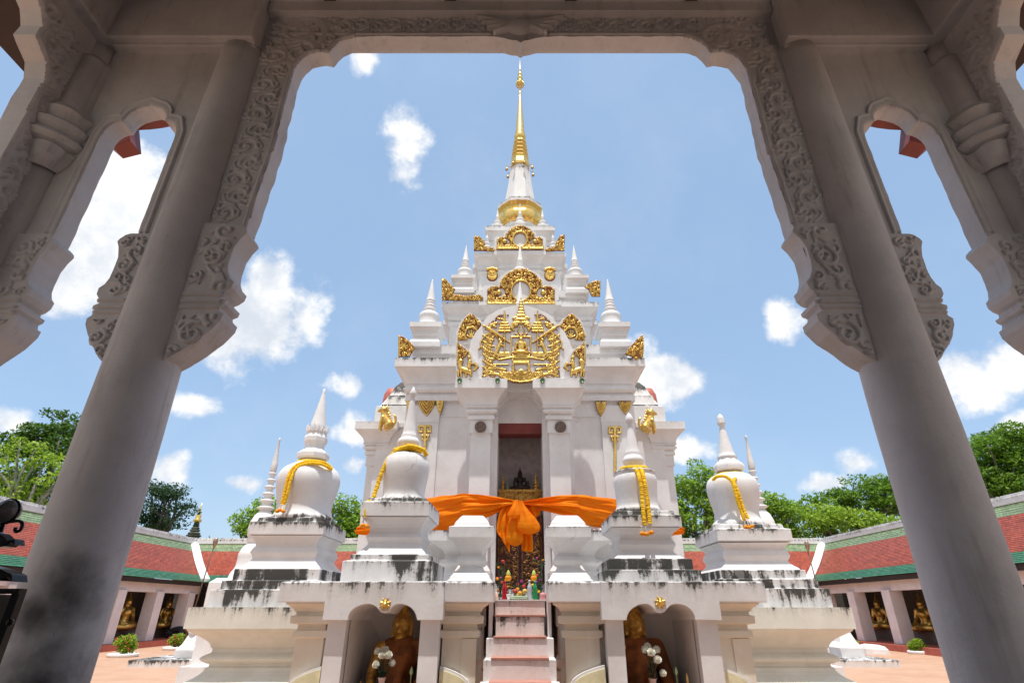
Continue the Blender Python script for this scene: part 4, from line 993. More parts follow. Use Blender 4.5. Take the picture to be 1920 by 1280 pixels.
# ============================================================ the four small stupas of the front
def chedi(cx, cy, ped, bell, u0, label, up8=None, petals=None, split=None):
    C_ = empty('small_stupa', (cx, cy, 1.7), label, 'stupa', 'small white stupas on the front of the base')
    def pedpart(rows, name, mat, h0):
        pr = []; last = -9
        for row in rows:
            h, v = row[0], row[1]; z = max(ZV(v, cy-h), last+.002); last = z; pr.append((h-h0, z, row[2] if len(row) > 2 else 0))
        mb = MB(); stack(mb, sq(cx, cy, h0), pr, .10, .005); mb.build(name, M[mat], C_, bevel=.006)
    pedpart(ped[0], 'stepped_base', 'heavy', .4); pedpart(ped[1], 'pedestal', 'light', .3)
    if len(ped) > 2: pedpart(ped[2], 'pedestal_cap', 'stain', .3)
    mb = MB(); pr = pxprof(u0, cy, bell); lathe(mb, cx, cy, dense(spline(pr, 3), .04), 40, jit=.012); mb.build('bell', M['ledge'], C_)
    mb = MB(); pr = pxprof(u0, cy, up8[1]); lathe(mb, cx, cy, dense(pr, .05) if up8[0] > 8 else pr, up8[0], up8[0] > 8, math.pi/8); mb.build('spire_base', M['light'], C_)
    mb = MB(); pr = pxprof(u0, cy, up8[2]); lathe(mb, cx, cy, dense(pr, .05), 24 if up8[0] > 8 else 24, jit=.01); mb.build('spire', M['light'], C_)
    if petals:
        r, v0, v1, n = petals; mb = MB(); 
        for k in range(n):
            a_ = 2*math.pi*k/n; zd, yd = ray(v0); rr = r/F/yd*cy; z0_ = ZV(v0, cy); z1_ = ZV(v1, cy); c_, s_ = math.cos(a_), math.sin(a_)
            w = rr*math.pi/n*1.1; t = (-s_*w, c_*w)
            mb.add([(cx+c_*rr*.9+t[0], cy+s_*rr*.9+t[1], z0_), (cx+c_*rr*.9-t[0], cy+s_*rr*.9-t[1], z0_), (cx+c_*rr*1.12, cy+s_*rr*1.12, z1_), (cx+c_*rr*1.15, cy+s_*rr*1.15, z0_+(z1_-z0_)*.3), (cx+c_*rr*.6, cy+s_*rr*.6, z0_)], [(0, 3, 2), (3, 1, 2), (0, 2, 4), (2, 1, 4), (0, 1, 3), (0, 4, 1)])
        mb.build('petal_crown', M['light'], C_)
    return C_
# inner left
A_b = [(.573, 1094), (.573, 1051, 1), (.50, 1049, .9), (.50, 1039, 1), (.44, 1038, .6)]
A_m = [(.45, 1040), (.43, 1034)] + [(.43-.09*math.sin(i/4*1.57), 1034-18*i/4) for i in range(1, 5)] + [(.35, 1012), (.375, 1006), (.35, 1000), (.335, 998), (.335, 996)] + [(.335+.11*(1-math.cos(i/4*1.57)), 996-28*i/4) for i in range(1, 5)]
A_c = [(.455, 966.5), (.462, 966, 0), (.462, 940, 1), (.40, 939, 1), (.39, 933, 1), (.3, 932, 1)]
chedi(-1.67, 7.96, (A_b, A_m, A_c), [(4, 843, 1), (17, 845, 1), (21, 846.5, 1), (21, 850, .9), (26, 852, .8), (34, 856, .7), (40, 864, .5), (43, 875, .2), (42.5, 890), (40, 910), (38.5, 925, .3), (40, 934, .7), (46, 941, 1), (46, 944, 1)], 767,
    'small white stupa just left of the stairs, round bell and plain ringed cone', (40, [(10, 818), (13, 820), (16, 822), (19, 825), (21, 829), (20.5, 834), (17, 839), (15.5, 842), (16, 850)], [(.8, 725), (3, 730), (7.5, 738), (6.5, 741), (4.2, 743), (4.8, 752), (7, 775), (10, 797), (13, 815), (15, 817), (14, 820), (16, 822), (15, 826)]))
D_b = [(.60, 1094), (.60, 1068, 1), (.53, 1067, .9), (.53, 1047, 1), (.46, 1046, .5)]
D_m = [(.46, 1048), (.44, 1044)] + [(.44-.09*math.sin(i/4*1.57), 1044-12*i/4) for i in range(1, 5)] + [(.36, 1027), (.385, 1020), (.36, 1011), (.345, 1009), (.345, 1007)] + [(.345+.11*(1-math.cos(i/4*1.57)), 1007-19*i/4) for i in range(1, 5)]
D_c = [(.465, 987), (.47, 986), (.47, 965, 1), (.41, 964, 1), (.40, 957, 1), (.3, 956, 1)]
chedi(1.67, 7.96, (D_b, D_m, D_c), [(10, 880, 1), (28, 883, 1), (37, 885, 1), (38, 888, .9), (36, 890, .6), (38.5, 896, .5), (40, 903, .3), (39.5, 915), (38, 935), (38.5, 950, .3), (42, 957, .8), (42, 962, 1)], 1193,
    'small white stupa just right of the stairs, straight drum bell with black rim', (40, [(8, 846), (13, 851), (14.5, 854), (16, 857), (19.5, 861), (20, 866), (17, 871), (16, 873), (16, 884)], [(.8, 774), (5, 779), (8, 786), (7, 792), (4.8, 796), (4.8, 803), (7, 815), (10, 832), (13.5, 848), (15, 851), (14, 854), (16, 857)]))
B_b = [(.883, 1143), (.883, 1105, 1), (.785, 1104, .9), (.785, 1088, 1), (.68, 1087, .9), (.68, 1066, 1), (.60, 1065, .8)]
B_m = [(.64, 1066), (.61, 1061)] + [(.61-.10*math.sin(i/4*1.57), 1061-17*i/4) for i in range(1, 5)] + [(.52, 1042), (.55, 1035), (.525, 1026), (.505, 1024), (.505, 1021)] + [(.505+.09*(1-math.cos(i/4*1.57)), 1021-18*i/4) for i in range(1, 5)]
B_c = [(.605, 1002), (.615, 1001), (.615, 978, 1), (.54, 977, 1), (.53, 970, 1), (.4, 968, 1)]
chedi(-3.85, 10.0, (B_b, B_m, B_c), [(5, 866, 1), (24, 868, 1), (29, 870, .8), (36, 874, .6), (47, 881, .4), (54, 892, .2), (56, 905), (54, 922), (50.5, 940), (49, 955), (52, 966, .5), (56, 972, .9), (56, 978, 1)], 577,
    'large white stupa at the left corner with petal crown under its pointed cone', (8, [(12, 798), (19, 818), (21, 822), (21, 829), (18, 834), (17, 838), (18, 843), (28, 850), (29, 853), (29, 859), (25, 863), (21, 864), (20, 872)], [(.8, 729), (2.5, 731), (2.5, 736), (5, 750), (9, 772), (14, 797), (16, 806), (13, 812)]), petals=(18, 813, 797, 16))
C_b = [(.883, 1143), (.883, 1103, 1), (.785, 1102, .9), (.785, 1085, 1), (.68, 1084, .9), (.68, 1068, 1), (.60, 1067, .8)]
C_m = [(.64, 1069), (.61, 1064)] + [(.61-.10*math.sin(i/4*1.57), 1064-14*i/4) for i in range(1, 5)] + [(.52, 1049), (.55, 1041), (.525, 1032), (.505, 1030), (.505, 1028)] + [(.505+.09*(1-math.cos(i/4*1.57)), 1028-12*i/4) for i in range(1, 5)]
C_c = [(.605, 1014), (.615, 1013), (.615, 991, 1), (.54, 990, 1), (.53, 983, 1), (.4, 981, 1)]
chedi(3.85, 10.0, (C_b, C_m, C_c), [(5, 888, 1), (20, 889, 1), (26, 890, .6), (35, 894, .4), (43, 902, .2), (46, 912), (46, 925), (43, 945), (40, 962), (42, 975, .3), (48, 984, .9), (48, 989, 1)], 1372,
    'large white stupa at the right corner with rounded jar-like bell and knobbed tip', (8, [(13, 858), (17, 861), (20, 866), (27, 872), (28, 876), (28, 881), (23, 884), (18, 886), (18, 893)], [(.8, 776), (4, 779), (7, 786), (6, 790), (8, 793), (6, 797), (4.5, 799), (5, 803), (9, 826), (15, 854), (18, 857), (16, 861)]))

# slender stupas further back beside the great one
def slender(cx, cy, h0, label, tilt=0):
    C_ = empty('slender_stupa', (cx, cy, 0), label, 'stupa', 'slender white stupas beside the great one')
    mb = MB(); z = ZV(1085, cy); zt_ = ZV(h0, cy); H = zt_-z
    stack(mb, sq(cx, cy, .55), [(.25, 0), (.25, .6, .8), (.1, .62), (.1, z-.1), (0, z)], .3, .006); mb.build('pedestal', M['light'], C_)
    mb = MB(); r = lambda q: q
    pr = [(.52, 0), (.50, .03), (.42, .07), (.40, .12), (.40, .16), (.34, .20), (.28, .22), (.24, .24)]
    lathe(mb, cx, cy, spline([(a, z+b*H) for a, b in pr], 3), 28); mb.build('lower_bell', M['light'], C_)
    mb = MB(); pr = [(.26, .235, .8), (.30, .25, 1), (.27, .27, .5), (.30, .28), (.31, .33), (.28, .38), (.22, .42, .3), (.16, .44), (.14, .45)]
    lathe(mb, cx, cy, [(a, z+b*H) for a, b, *_ in pr], 28); mb.build('upper_bell', M['light'], C_)
    mb = MB(); pr = []; q = .45; rr = .20
    while q < .72:
        pr += [(rr*.62, q), (rr*.66, q+.008), (rr, q+.018), (rr*.98, q+.028), (rr*.62, q+.036)]; q += .05; rr *= .86
    pr += [(.07, .735), (.085, .75), (.075, .80), (.045, .88), (.02, .965), (.03, .975), (.03, .985), (.005, 1.0)]
    lathe(mb, cx, cy, [(a, z+b*H, .35 if b > .74 else 0) for a, b in pr], 20); mb.build('ringed_spire', M['stain'], C_)
slender(-6.35, 14, 820, 'slender white ringed stupa behind the large left corner stupa')
slender(5.98, 14, 815, 'slender white ringed stupa behind the large right corner stupa')

# ============================================================ garlands
def garland(pts_list, label, name='marigold_garland', tassels=(), ring=None, r=.028, seed=1):
    o = empty(name, pts_list[0][0], label, 'garland', 'marigold garlands on the small stupas'); rr = random.Random(seed)
    for pts in pts_list:
        pts = spline([tuple(p) for p in pts], 14); mb = MB()
        d = [Vector(pts[0])]; acc = 0
        for a, b in zip(pts, pts[1:]):
            a, b = Vector(a), Vector(b); L = (b-a).length
            while acc < L: d.append(a.lerp(b, acc/L)); acc += .009
            acc -= L
        rad = [r*(.74 if i % 3 == 0 else 1.0)*rr.uniform(.9, 1.12) for i in range(len(d))]
        tube(mb, [p+Vector((rr.uniform(-1, 1), rr.uniform(-1, 1), rr.uniform(-1, 1)))*.0025 for p in d], rad, 9, False); mb.build('strand', M['marigold'], o)
    if ring:
        c, R_, rz = ring; n = int(R_*6.28/.009); mb = MB()
        P_ = [(c[0]+R_*math.cos(2*math.pi*i/n), c[1]+R_*math.sin(2*math.pi*i/n), c[2]+rz*math.sin(2*math.pi*i/n)) for i in range(n+1)]
        tube(mb, P_, [r*(.74 if i % 3 == 0 else 1.0)*rr.uniform(.9, 1.12) for i in range(n+1)], 9, False); mb.build('collar', M['marigold'], o)
    for t in tassels:
        mb = MB(); tube(mb, [t, (t[0], t[1], t[2]-.06)], .006, 5); [ball(mb, (t[0]+rr.uniform(-.006, .006), t[1], t[2]-.012*k), .011, 6, 4) for k in range(5)]; mb.build('white_tassel', M['petalwhite'], o)
        mb = MB(); ball(mb, (t[0], t[1], t[2]-.085), .036, 12, 8, .8, .25); mb.build('marigold_head', M['marigold2'], o)
    return o
q = P
garland([[q(799, 852, 7.92), q(792, 842, 7.79), q(770, 836, 7.74), q(748, 842, 7.76), q(730, 858, 7.78), q(716, 885, 7.72), q(706, 915, 7.66), q(698, 936, 7.60), q(687, 944, 7.55), q(685, 958, 7.52), q(685, 968, 7.52)]], 'yellow marigold garland falling to the left over the round bell beside the stairs', ring=((-1.67, 7.96, ZV(845, 7.96)), .19, .015), tassels=[P(682, 972, 7.52), P(690, 974, 7.52)], seed=2, r=.03)
garland([[q(622, 878, 9.75), q(610, 868, 9.62), q(590, 864, 9.57), q(566, 867, 9.55), q(549, 877, 9.5), q(540, 895, 9.44), q(535, 915, 9.42), q(531, 935, 9.42), q(528, 944, 9.42)], [q(622, 880, 9.74), q(606, 871, 9.58), q(585, 868, 9.54), q(564, 872, 9.52), q(552, 882, 9.47), q(545, 900, 9.42), q(540, 920, 9.40), q(535, 938, 9.4), q(531, 946, 9.4)]], 'yellow marigold garland on the petal-crowned stupa at the left corner', ring=((-3.85, 10, ZV(868, 10)), .25, .01), tassels=[P(527, 946, 9.4), P(533, 948, 9.38), P(522, 948, 9.42)], seed=3, r=.028)
garland([[q(1337, 899, 9.75), q(1345, 893, 9.62), q(1360, 893, 9.56), q(1372, 902, 9.50), q(1378, 920, 9.46), q(1384, 942, 9.45), q(1391, 962, 9.45), q(1396, 975, 9.43)], [q(1384, 889, 9.7), q(1379, 896, 9.6), q(1376, 904, 9.50), q(1383, 920, 9.46), q(1390, 942, 9.45), q(1397, 960, 9.43), q(1403, 973, 9.41)]], 'yellow marigold garland falling to the right over the jar-shaped bell at the right corner', ring=((3.85, 10, ZV(890, 10)), .23, .01), tassels=[P(1396, 977, 9.42), P(1402, 978, 9.4), P(1408, 976, 9.4)], seed=4, r=.03)
garland([[q(1190, 877, 7.76), q(1196, 886, 7.60), q(1201, 905, 7.52), q(1204, 930, 7.50), q(1206, 955, 7.46), q(1208, 975, 7.44), q(1209, 985, 7.44)], [q(1200, 877, 7.77), q(1205, 886, 7.60), q(1209, 905, 7.52), q(1213, 930, 7.50), q(1216, 955, 7.46), q(1218, 972, 7.44), q(1219, 982, 7.44)]], 'double marigold garland hanging straight down the black-rimmed drum bell', ring=((1.67, 7.96, ZV(879, 7.96)), .175, .01), tassels=[P(1203, 987, 7.43), P(1211, 988, 7.42), P(1220, 985, 7.43)], seed=5, r=.03)

# ============================================================ orange cloth round the temple
CL = empty('sacred_cloth', (0, 12.3, 3.2), 'bright orange cloth wrapped round the great stupa and knotted in front of its door', 'cloth')
YK = 12.02
def cloth_band(s):
    ctl = [(0.02, YK, 941, 949, .2), (.30, YK-.02, 936, 955, 1), (.70, YK+.02, 931, 962, .8), (1.18, YK+.12, 926, 972, .5), (1.30, YK+.26, 927, 978, .45), (1.9, 12.85, 932, 992, .5), (2.6, 13.5, 938, 1003, .5), (3.16, 13.82, 944, 1004, .4), (3.3, 14.1, 950, 1004, .4), (3.9, 14.95, 978, 1004, .4), (4.32, 15.2, 989, 1001, .3), (4.42, 15.7, 990, 1000, .3)]
    if s < 0: ctl = [(x, y, a-1, b+(8 if .3 < x < 3 else 0), f) for x, y, a, b, f in ctl]
    sp = spline([(x, y, ZV(a, y), ZV(b, y), f) for x, y, a, b, f in ctl], 9); nw = 46; vs = []
    for i, (x, y, z1, z0, f) in enumerate(sp):
        nxt = sp[min(i+1, len(sp)-1)]; pv = sp[max(i-1, 0)]; tx, ty = nxt[0]-pv[0], nxt[1]-pv[1]; L = math.hypot(tx, ty) or 1; nx_, ny_ = ty/L, -tx/L
        u = i/len(sp)
        for k in range(nw):
            w = k/(nw-1); z = z1+(z0-z1)*w
            conv = math.exp(-abs(x)*1.3)
            fo = (math.sin(w*13+math.sin(x*1.7)*1.2)+.55*math.sin(w*31+x*2.5+s)+.35*math.sin(w*53-x*3+s))*(.016+.05*conv) + .06*noise.noise(Vector((x*2.2, w*3, s*4)))
            sag = .05*math.sin(w*math.pi)
            vs.append((s*(x+nx_*(fo+sag)), y+ny_*(fo+sag), z + (noise.noise(Vector((x*3, 7+s, w)))*.02 if w > .8 or w < .1 else 0)))
    n = len(sp); fs = [(i*nw+k, i*nw+k+1, (i+1)*nw+k+1, (i+1)*nw+k) for i in range(n-1) for k in range(nw-1)]
    mb = MB(); mb.add(vs, fs, None, True); o = mb.build('wrapped_band', M['cloth'], CL); m = o.modifiers.new('thick', 'SOLIDIFY'); m.thickness = .008
for s in (-1, 1): cloth_band(s)
def strip(rows, name, folds, amp, seed, nu=28):
    """hanging tail: rows of (u left, u right, v left, v right, Y)"""
    sp = spline(rows, 7); vs = []
    for i, (ul, ur, vl, vr, Y) in enumerate(sp):
        t = i/len(sp)
        for k in range(nu):
            w = k/(nu-1); p = P(ul+(ur-ul)*w, vl+(vr-vl)*w, Y)
            p.y -= amp*math.sin(w*math.pi*folds+seed+t*.8)+.02*noise.noise(Vector((w*4, t*4, seed))); vs.append(p)
    n = len(sp); fs = [(i*nu+k, i*nu+k+1, (i+1)*nu+k+1, (i+1)*nu+k) for i in range(n-1) for k in range(nu-1)]
    mb = MB(); mb.add(vs, fs, None, True); o = mb.build(name, M['cloth'], CL); m = o.modifiers.new('thick', 'SOLIDIFY'); m.thickness = .007
strip([(946, 968, 948, 944, 11.95), (936, 958, 965, 965, 11.93), (932, 957, 985, 990, 11.92), (932, 956, 997, 1012, 11.92), (940, 956, 1008, 1036, 11.92)], 'hanging_tail', 4, .03, 1)
strip([(968, 984, 948, 948, 11.97), (973, 996, 975, 975, 11.98), (978, 998, 1005, 1002, 11.98), (978, 999, 1032, 1035, 11.98)], 'hanging_tail', 4, .03, 2)
strip([(985, 1002, 945, 941, 11.98), (988, 1012, 955, 950, 12.0), (996, 1011, 974, 962, 12.0), (998, 1002, 985, 975, 12.0)], 'hanging_tail', 3, .03, 3)
def pouch(u, v0, v1, wmax, Y, seed, lean):
    vs = []; nn = 40; rows = 22
    for i in range(rows+1):
        t = i/rows; r = wmax*(.22+.95*math.sin(min(1, t*1.18)*math.pi*.52)**1.6)*(1 if t < .82 else math.sqrt(max(0, 1-((t-.82)/.18)**2)))
        p = P(u+lean*math.sin(t*1.6), v0+(v1-v0)*t, Y); r = r/F/1.05*Y
        for k in range(nn):
            a = 2*math.pi*k/nn; q = 1+.16*math.sin(a*5+seed+t*2)+.12*noise.noise(Vector((math.cos(a)*2, math.sin(a)*2, t*3+seed)))
            vs.append((p.x+r*q*math.cos(a), p.y+r*.55*q*math.sin(a), p.z))
    fs = [(i*nn+k, i*nn+(k+1) % nn, (i+1)*nn+(k+1) % nn, (i+1)*nn+k) for i in range(rows) for k in range(nn)]
    mb = MB(); mb.add(vs, fs, None, True); mb.build('bow_loop', M['cloth'], CL)
pouch(974, 938, 1002, 17, 11.86, .4, 16); pouch(964, 938, 1024, 13, 11.9, 2.2, 2); pouch(969, 936, 972, 10, 11.80, 4.0, -4)

# ============================================================ seated figures
def buddha(x, y, z, H, mat, label, face=0, robe=None, voxel=.014, group='gilded seated Buddhas', name='seated_buddha', fingers=False, crown=1.0):
    o = empty(name, (x, y, z), label, 'statue', group); o.rotation_euler.z = 0
    c_, s_ = math.cos(face), math.sin(face)
    def T(p): return (x+(p[0]*c_-p[1]*s_)*H, y+(p[0]*s_+p[1]*c_)*H, z+p[2]*H)
    def cc(pts, rs): return ('c', [T(p) for p in pts], [r*H for r in rs])
    def ee(p, r): return ('e', T(p), (r[0]*H, r[1]*H, r[2]*H))
    parts = [cc([(-.10, .02, .10), (-.34, -.10, .085), (-.22, -.24, .075), (.08, -.28, .07)], [.12, .095, .07, .045]), cc([(.10, .02, .10), (.34, -.10, .085), (.22, -.25, .10), (-.08, -.29, .11)], [.12, .095, .07, .045]),
        ee((0, .03, .12), (.20, .15, .12)), cc([(0, .02, .14), (0, .01, .30), (0, 0, .42), (0, .01, .50)], [.14, .115, .15, .10]), cc([(-.155, .01, .50), (.155, .01, .50)], [.062, .062]), ee((0, -.01, .43), (.165, .105, .12)),
        cc([(-.185, .01, .50), (-.235, .0, .33), (-.22, -.13, .20), (-.24, -.25, .10)], [.062, .05, .042, .028]), cc([(.185, .01, .50), (.235, .0, .33), (.18, -.12, .19), (.02, -.23, .155)], [.062, .05, .042, .03]),
        cc([(0, .01, .52), (0, .0, .60)], [.062, .058]), ee((0, -.005, .675), (.082, .092, .108)), ee((0, .015, .73), (.078, .085, .065)), ee((0, -.03, .615), (.045, .045, .035)),
        cc([(0, .015, .79), (0, .015, .84)], [.045, .034]), cc([(0, .015, .84), (0, .015, .84+.06*crown), (0, .015, .84+.145*crown)], [.030, .024, .005]),
        cc([(-.086, .01, .72), (-.092, .01, .66), (-.088, 0, .60)], [.015, .012, .015]), cc([(.086, .01, .72), (.092, .01, .66), (.088, 0, .60)], [.015, .012, .015]),
        cc([(0, -.088, .705), (0, -.108, .665)], [.010, .016]), cc([(-.022, -.092, .635), (.022, -.092, .635)], [.011, .011]), cc([(-.05, -.078, .70), (-.025, -.09, .71)], [.008, .008]), cc([(.05, -.078, .70), (.025, -.09, .71)], [.008, .008])]
    if fingers:
        for k in range(4): parts.append(cc([(-.225-.014*k+.02, -.255, .10), (-.225-.014*k+.02, -.285-.004*k, .05+.006*k)], [.010, .008])); parts.append(cc([(.02, -.24, .165-.012*k), (-.07-.006*(k % 2), -.26, .16-.012*k)], [.010, .008]))
        parts.append(cc([(-.20, -.25, .11), (-.18, -.28, .08)], [.010, .008])); parts.append(cc([(.0, -.235, .175), (-.045, -.25, .19)], [.010, .008]))
    mass('body', parts, mat, o, H*voxel, 3)
    if robe:
        rp = [cc([(0, .02, .14), (0, .01, .30), (0, 0, .42), (.02, .01, .50)], [.152, .13, .165, .112]), cc([(-.10, .012, .52), (.165, .012, .505)], [.068, .07]), ee((0, -.012, .43), (.178, .118, .13)),
            cc([(.185, .01, .50), (.24, .0, .33), (.19, -.12, .20), (.06, -.21, .165)], [.075, .066, .058, .045]), cc([(-.10, .02, .10), (-.34, -.10, .09), (-.22, -.22, .08)], [.13, .105, .082]), cc([(.10, .02, .10), (.34, -.10, .09), (.22, -.24, .10), (.05, -.27, .10)], [.13, .105, .082, .06]),
            ee((0, .03, .12), (.215, .165, .13)), cc([(.11, -.09, .50), (.05, -.145, .36), (.02, -.16, .22)], [.03, .035, .04])]
        mass('robe', rp, robe, o, H*voxel, 5)
    hp = [ee((0, .022, .735), (.086, .092, .068)), cc([(0, .02, .79), (0, .02, .845)], [.052, .038])]
    mass('hair', hp, mat if not robe else mat, o, H*voxel, 3)
    return o
buddha(-1.455, 7.58, .60, 1.33, 'darkgold', 'seated Buddha in a brown-orange robe inside the left niche, pointed crown showing', 0, 'robe', .012, 'robed Buddhas in the front niches', fingers=True, crown=.45)
buddha(1.42, 7.55, .56, 1.42, 'darkgold', 'seated Buddha in a brown-orange robe inside the right niche, head close under the arch', .25, 'robe', .012, 'robed Buddhas in the front niches', fingers=True)

# flowers and offerings in the niches
def vase(x, y, z, heads, label):
    V = empty('flower_vase', (x, y, z), label, 'vase', 'vases of white chrysanthemums'); rr = random.Random(int(abs(x)*100))
    mb = MB(); lathe(mb, x, y, spline([(.035, .70), (.045, .74), (.05, z-.14), (.03, z-.07), (.04, z), (.052, z+.015)], 3), 20); mb.build('vase_body', simple('pink_vase_glaze', (.62, .45, .42), .3), V)
    mb = MB()
    for p in heads: tube(mb, spline([(x, y, z), ((x+p.x)/2, (y+p.y)/2, (z+p.z)/2+.01), tuple(p)], 4), .005, 5)
    mb.build('stems', M['leafdark'], V)
    mb = MB()
    for k in range(46):
        p = rr.choice(heads); t = rr.uniform(.1, .85); c = Vector((x, y, z)).lerp(p, t); a = rr.uniform(0, 6.28); L = rr.uniform(.05, .10); d = Vector((math.cos(a)*L, math.sin(a)*L*.7, rr.uniform(-.02, .05))); s_ = d.cross(Vector((0, 0, 1))).normalized()*.016
        mb.add([c, c+d*.5+s_, c+d, c+d*.5-s_], [(0, 1, 2, 3)])
    mb.build('leaves', M['leafdark'], V)
    for p in heads:
        mb = MB(); R_ = .043*rr.uniform(.85, 1.1)
        for k in range(90):
            th = math.acos(1-1.75*(k+.5)/90); ph = k*2.39996; n_ = Vector((math.sin(th)*math.cos(ph), math.sin(th)*math.sin(ph), math.cos(th))); n_ = Vector((n_.x, n_.y*.9-.25, n_.z)).normalized()
            t1 = n_.orthogonal().normalized()*.006; b = p+n_*R_*.45; e = p+n_*R_*rr.uniform(.9, 1.1)+Vector((0, 0, .004)); mb.add([b+t1, e+t1*1.3, e-t1*1.3, b-t1], [(0, 1, 2, 3)])
        ball(mb, p, R_*.75, 10, 6); mb.build('flower_head', M['flowerwhite'], V)
vase(P(716, 1272, 7.06).x, 7.06, P(716, 1272, 7.06).z, [P(708, 1221, 7.05), P(716, 1229, 7.0), P(728, 1228, 7.02), P(705, 1246, 7.0), P(735, 1243, 7.06), P(722, 1219, 7.1)], 'vase of white chrysanthemums in front of the Buddha in the left niche')
vase(P(1224, 1274, 7.06).x, 7.06, P(1224, 1274, 7.06).z, [P(1210, 1218, 7.05), P(1221, 1223, 7.0), P(1231, 1218, 7.05), P(1233, 1237, 7.0), P(1243, 1262, 7.03), P(1214, 1212, 7.1)], 'vase of white chrysanthemums in front of the Buddha in the right niche')
def bud_cup(u, v, Y, label):
    p = P(u, v, Y); o = empty('lotus_offering', p, label, 'offering', 'lotus buds with marigolds in the niches'); mb = MB(); lathe(mb, p.x, p.y, spline([(.004, p.z-.16), (.005, p.z-.02), (.016, p.z), (.018, p.z+.02), (.010, p.z+.05), (.001, p.z+.07)], 3), 12); mb.build('lotus_bud', simple('pale_green_bud', (.35, .50, .25), .6), o)
    for k, (dx, c) in enumerate(((-.055, 'marigold2'), (.03, 'marigold2'), (-.01, 'marigold'))): mb = MB(); ball(mb, (p.x+dx, p.y-.02, p.z-.14-.01*k), .034, 12, 8, .8, .3); mb.build('marigold_head', M[c], o)
    mb = MB(); lathe(mb, p.x-.01, p.y, [(.045, .70), (.06, p.z-.26), (.075, p.z-.175)], 16); mb.build('cup', M['glass'], o)
bud_cup(771, 1262, 7.08, 'lotus bud over orange marigolds at the right side of the left niche')
bud_cup(1268, 1262, 7.08, 'lotus bud over orange marigolds at the right side of the right niche')
p = P(676, 1284, 7.1); mb = MB(); lathe(mb, p.x, p.y, [(.035, .70), (.03, p.z-.1), (.012, p.z+.0), (.002, p.z+.05)], 14); mb.build('gilt_cone', M['gold'], cat='offering', label='small gilt cone standing at the left edge of the left niche')
p = P(1290, 1285, 7.1); mb = MB(); lathe(mb, p.x, p.y, [(.014, .70), (.012, p.z+.02), (.014, p.z+.07), (.002, p.z+.13)], 12); mb.build('yellow_candle', M['gold'], cat='candle', label='thin yellow candle at the right edge of the right niche')

# offerings on the stair landing and in the doorway
def colr(n, c, r=.4): 
    if n not in M: M[n] = simple(n, c, r)
    return M[n]
def bottle(u, v, H, r, mat, cap, label, Y=7.55):
    p = P(u, v, Y); z = 1.8; o = empty('bottle', (p.x, Y, z), label, 'bottle'); mb = MB()
    lathe(mb, p.x, Y, spline([(r*.9, z), (r, z+.01), (r, z+H*.55), (r*.85, z+H*.68), (r*.42, z+H*.82), (r*.36, z+H*.92)], 3), 18); mb.build('bottle_body', mat, o)
    mb = MB(); lathe(mb, p.x, Y, [(r*.42, z+H*.9), (r*.42, z+H*1.0)], 12); mb.build('cap', cap, o)
bottle(946, 1120, .22, .033, colr('red_drink', (.45, .01, .015), .15), colr('red_cap', (.6, .03, .03)), 'red drink bottle at the left of the stair landing')
bottle(1003, 1120, .215, .030, colr('green_drink', (.01, .28, .08), .15), colr('green_cap', (.02, .4, .12)), 'green drink bottle at the right of the stair landing')
bottle(993, 1120, .225, .030, colr('clear_plastic', (.55, .56, .62), .12), colr('white_cap', (.8, .8, .8)), 'clear water bottle beside the green bottle')
def lathe_thing(u, Y, z, prof, name, mat, cat, label, group=None):
    x = P(u, 1110, Y).x; mb = MB(); lathe(mb, x, Y, [(r, z+h) for r, h in prof], 18); return mb.build(name, mat, cat=cat, label=label, group=group)
lathe_thing(972, 7.55, 1.8, [(.10, 0), (.12, .012), (.125, .035), (.118, .04), (.11, .02)], 'tray', colr('pale_green_tray', (.45, .55, .38)), 'tray', 'pale green tray of fruit in the middle of the stair landing')
lathe_thing(929, 7.5, 1.8, [(.035, 0), (.04, .03), (.03, .07), (.01, .09)], 'food_bowl', colr('peach_bowl', (.75, .50, .36)), 'bowl', 'peach coloured bowl at the far left of the stair landing')
lathe_thing(1018, 7.5, 1.8, [(.038, 0), (.042, .04), (.042, .07), (.02, .08)], 'incense_pot', colr('pink_pot', (.70, .30, .30)), 'pot', 'pink pot at the far right of the stair landing')
lathe_thing(954, 7.5, 1.8, [(.018, 0), (.03, .05), (.032, .06)], 'paper_cup', colr('white_cap', (.8, .8, .8)), 'cup', 'white paper cup beside the red bottle')
for k, (u, v, mt, ct) in enumerate(((966, 1108, colr('red_apple', (.55, .04, .03)), 'red apple'), (975, 1112, colr('orange_fruit', (.85, .35, .03)), 'orange'), (984, 1108, colr('yellow_fruit', (.80, .50, .12)), 'yellow mango'), (971, 1118, colr('green_fruit', (.35, .42, .06)), 'green guava'))):
    p = P(u, v, 7.6); mb = MB(); ball(mb, (p.x, p.y, max(1.845, p.z)), .033, 14, 10, .9, .1); mb.build(ct.split()[-1], mt, cat='fruit', label=ct+' on the pale tray in the doorway', group='fruit on the offering tray')
def cone_off(u, v, Y, label, big=1.0):
    p = P(u, v, Y); o = empty('marigold_cone', (p.x, Y, 1.8), label, 'offering', 'marigold cones with lotus tips in the doorway'); mb = MB(); tube(mb, [(p.x, Y, 1.8), (p.x, Y, p.z)], .006, 6); mb.build('stand', M['leafdark'], o)
    mb = MB(); ball(mb, (p.x, Y, p.z), .042*big, 14, 10, .9, .25); mb.build('marigold_head', M['marigold2'], o)
    mb = MB(); lathe(mb, p.x, Y, [(.026*big, p.z+.02), (.03*big, p.z+.045), (.018*big, p.z+.08), (.002, p.z+.10)], 12); mb.build('lotus_tip', colr('yellow_green_petals', (.62, .62, .12), .6), o)
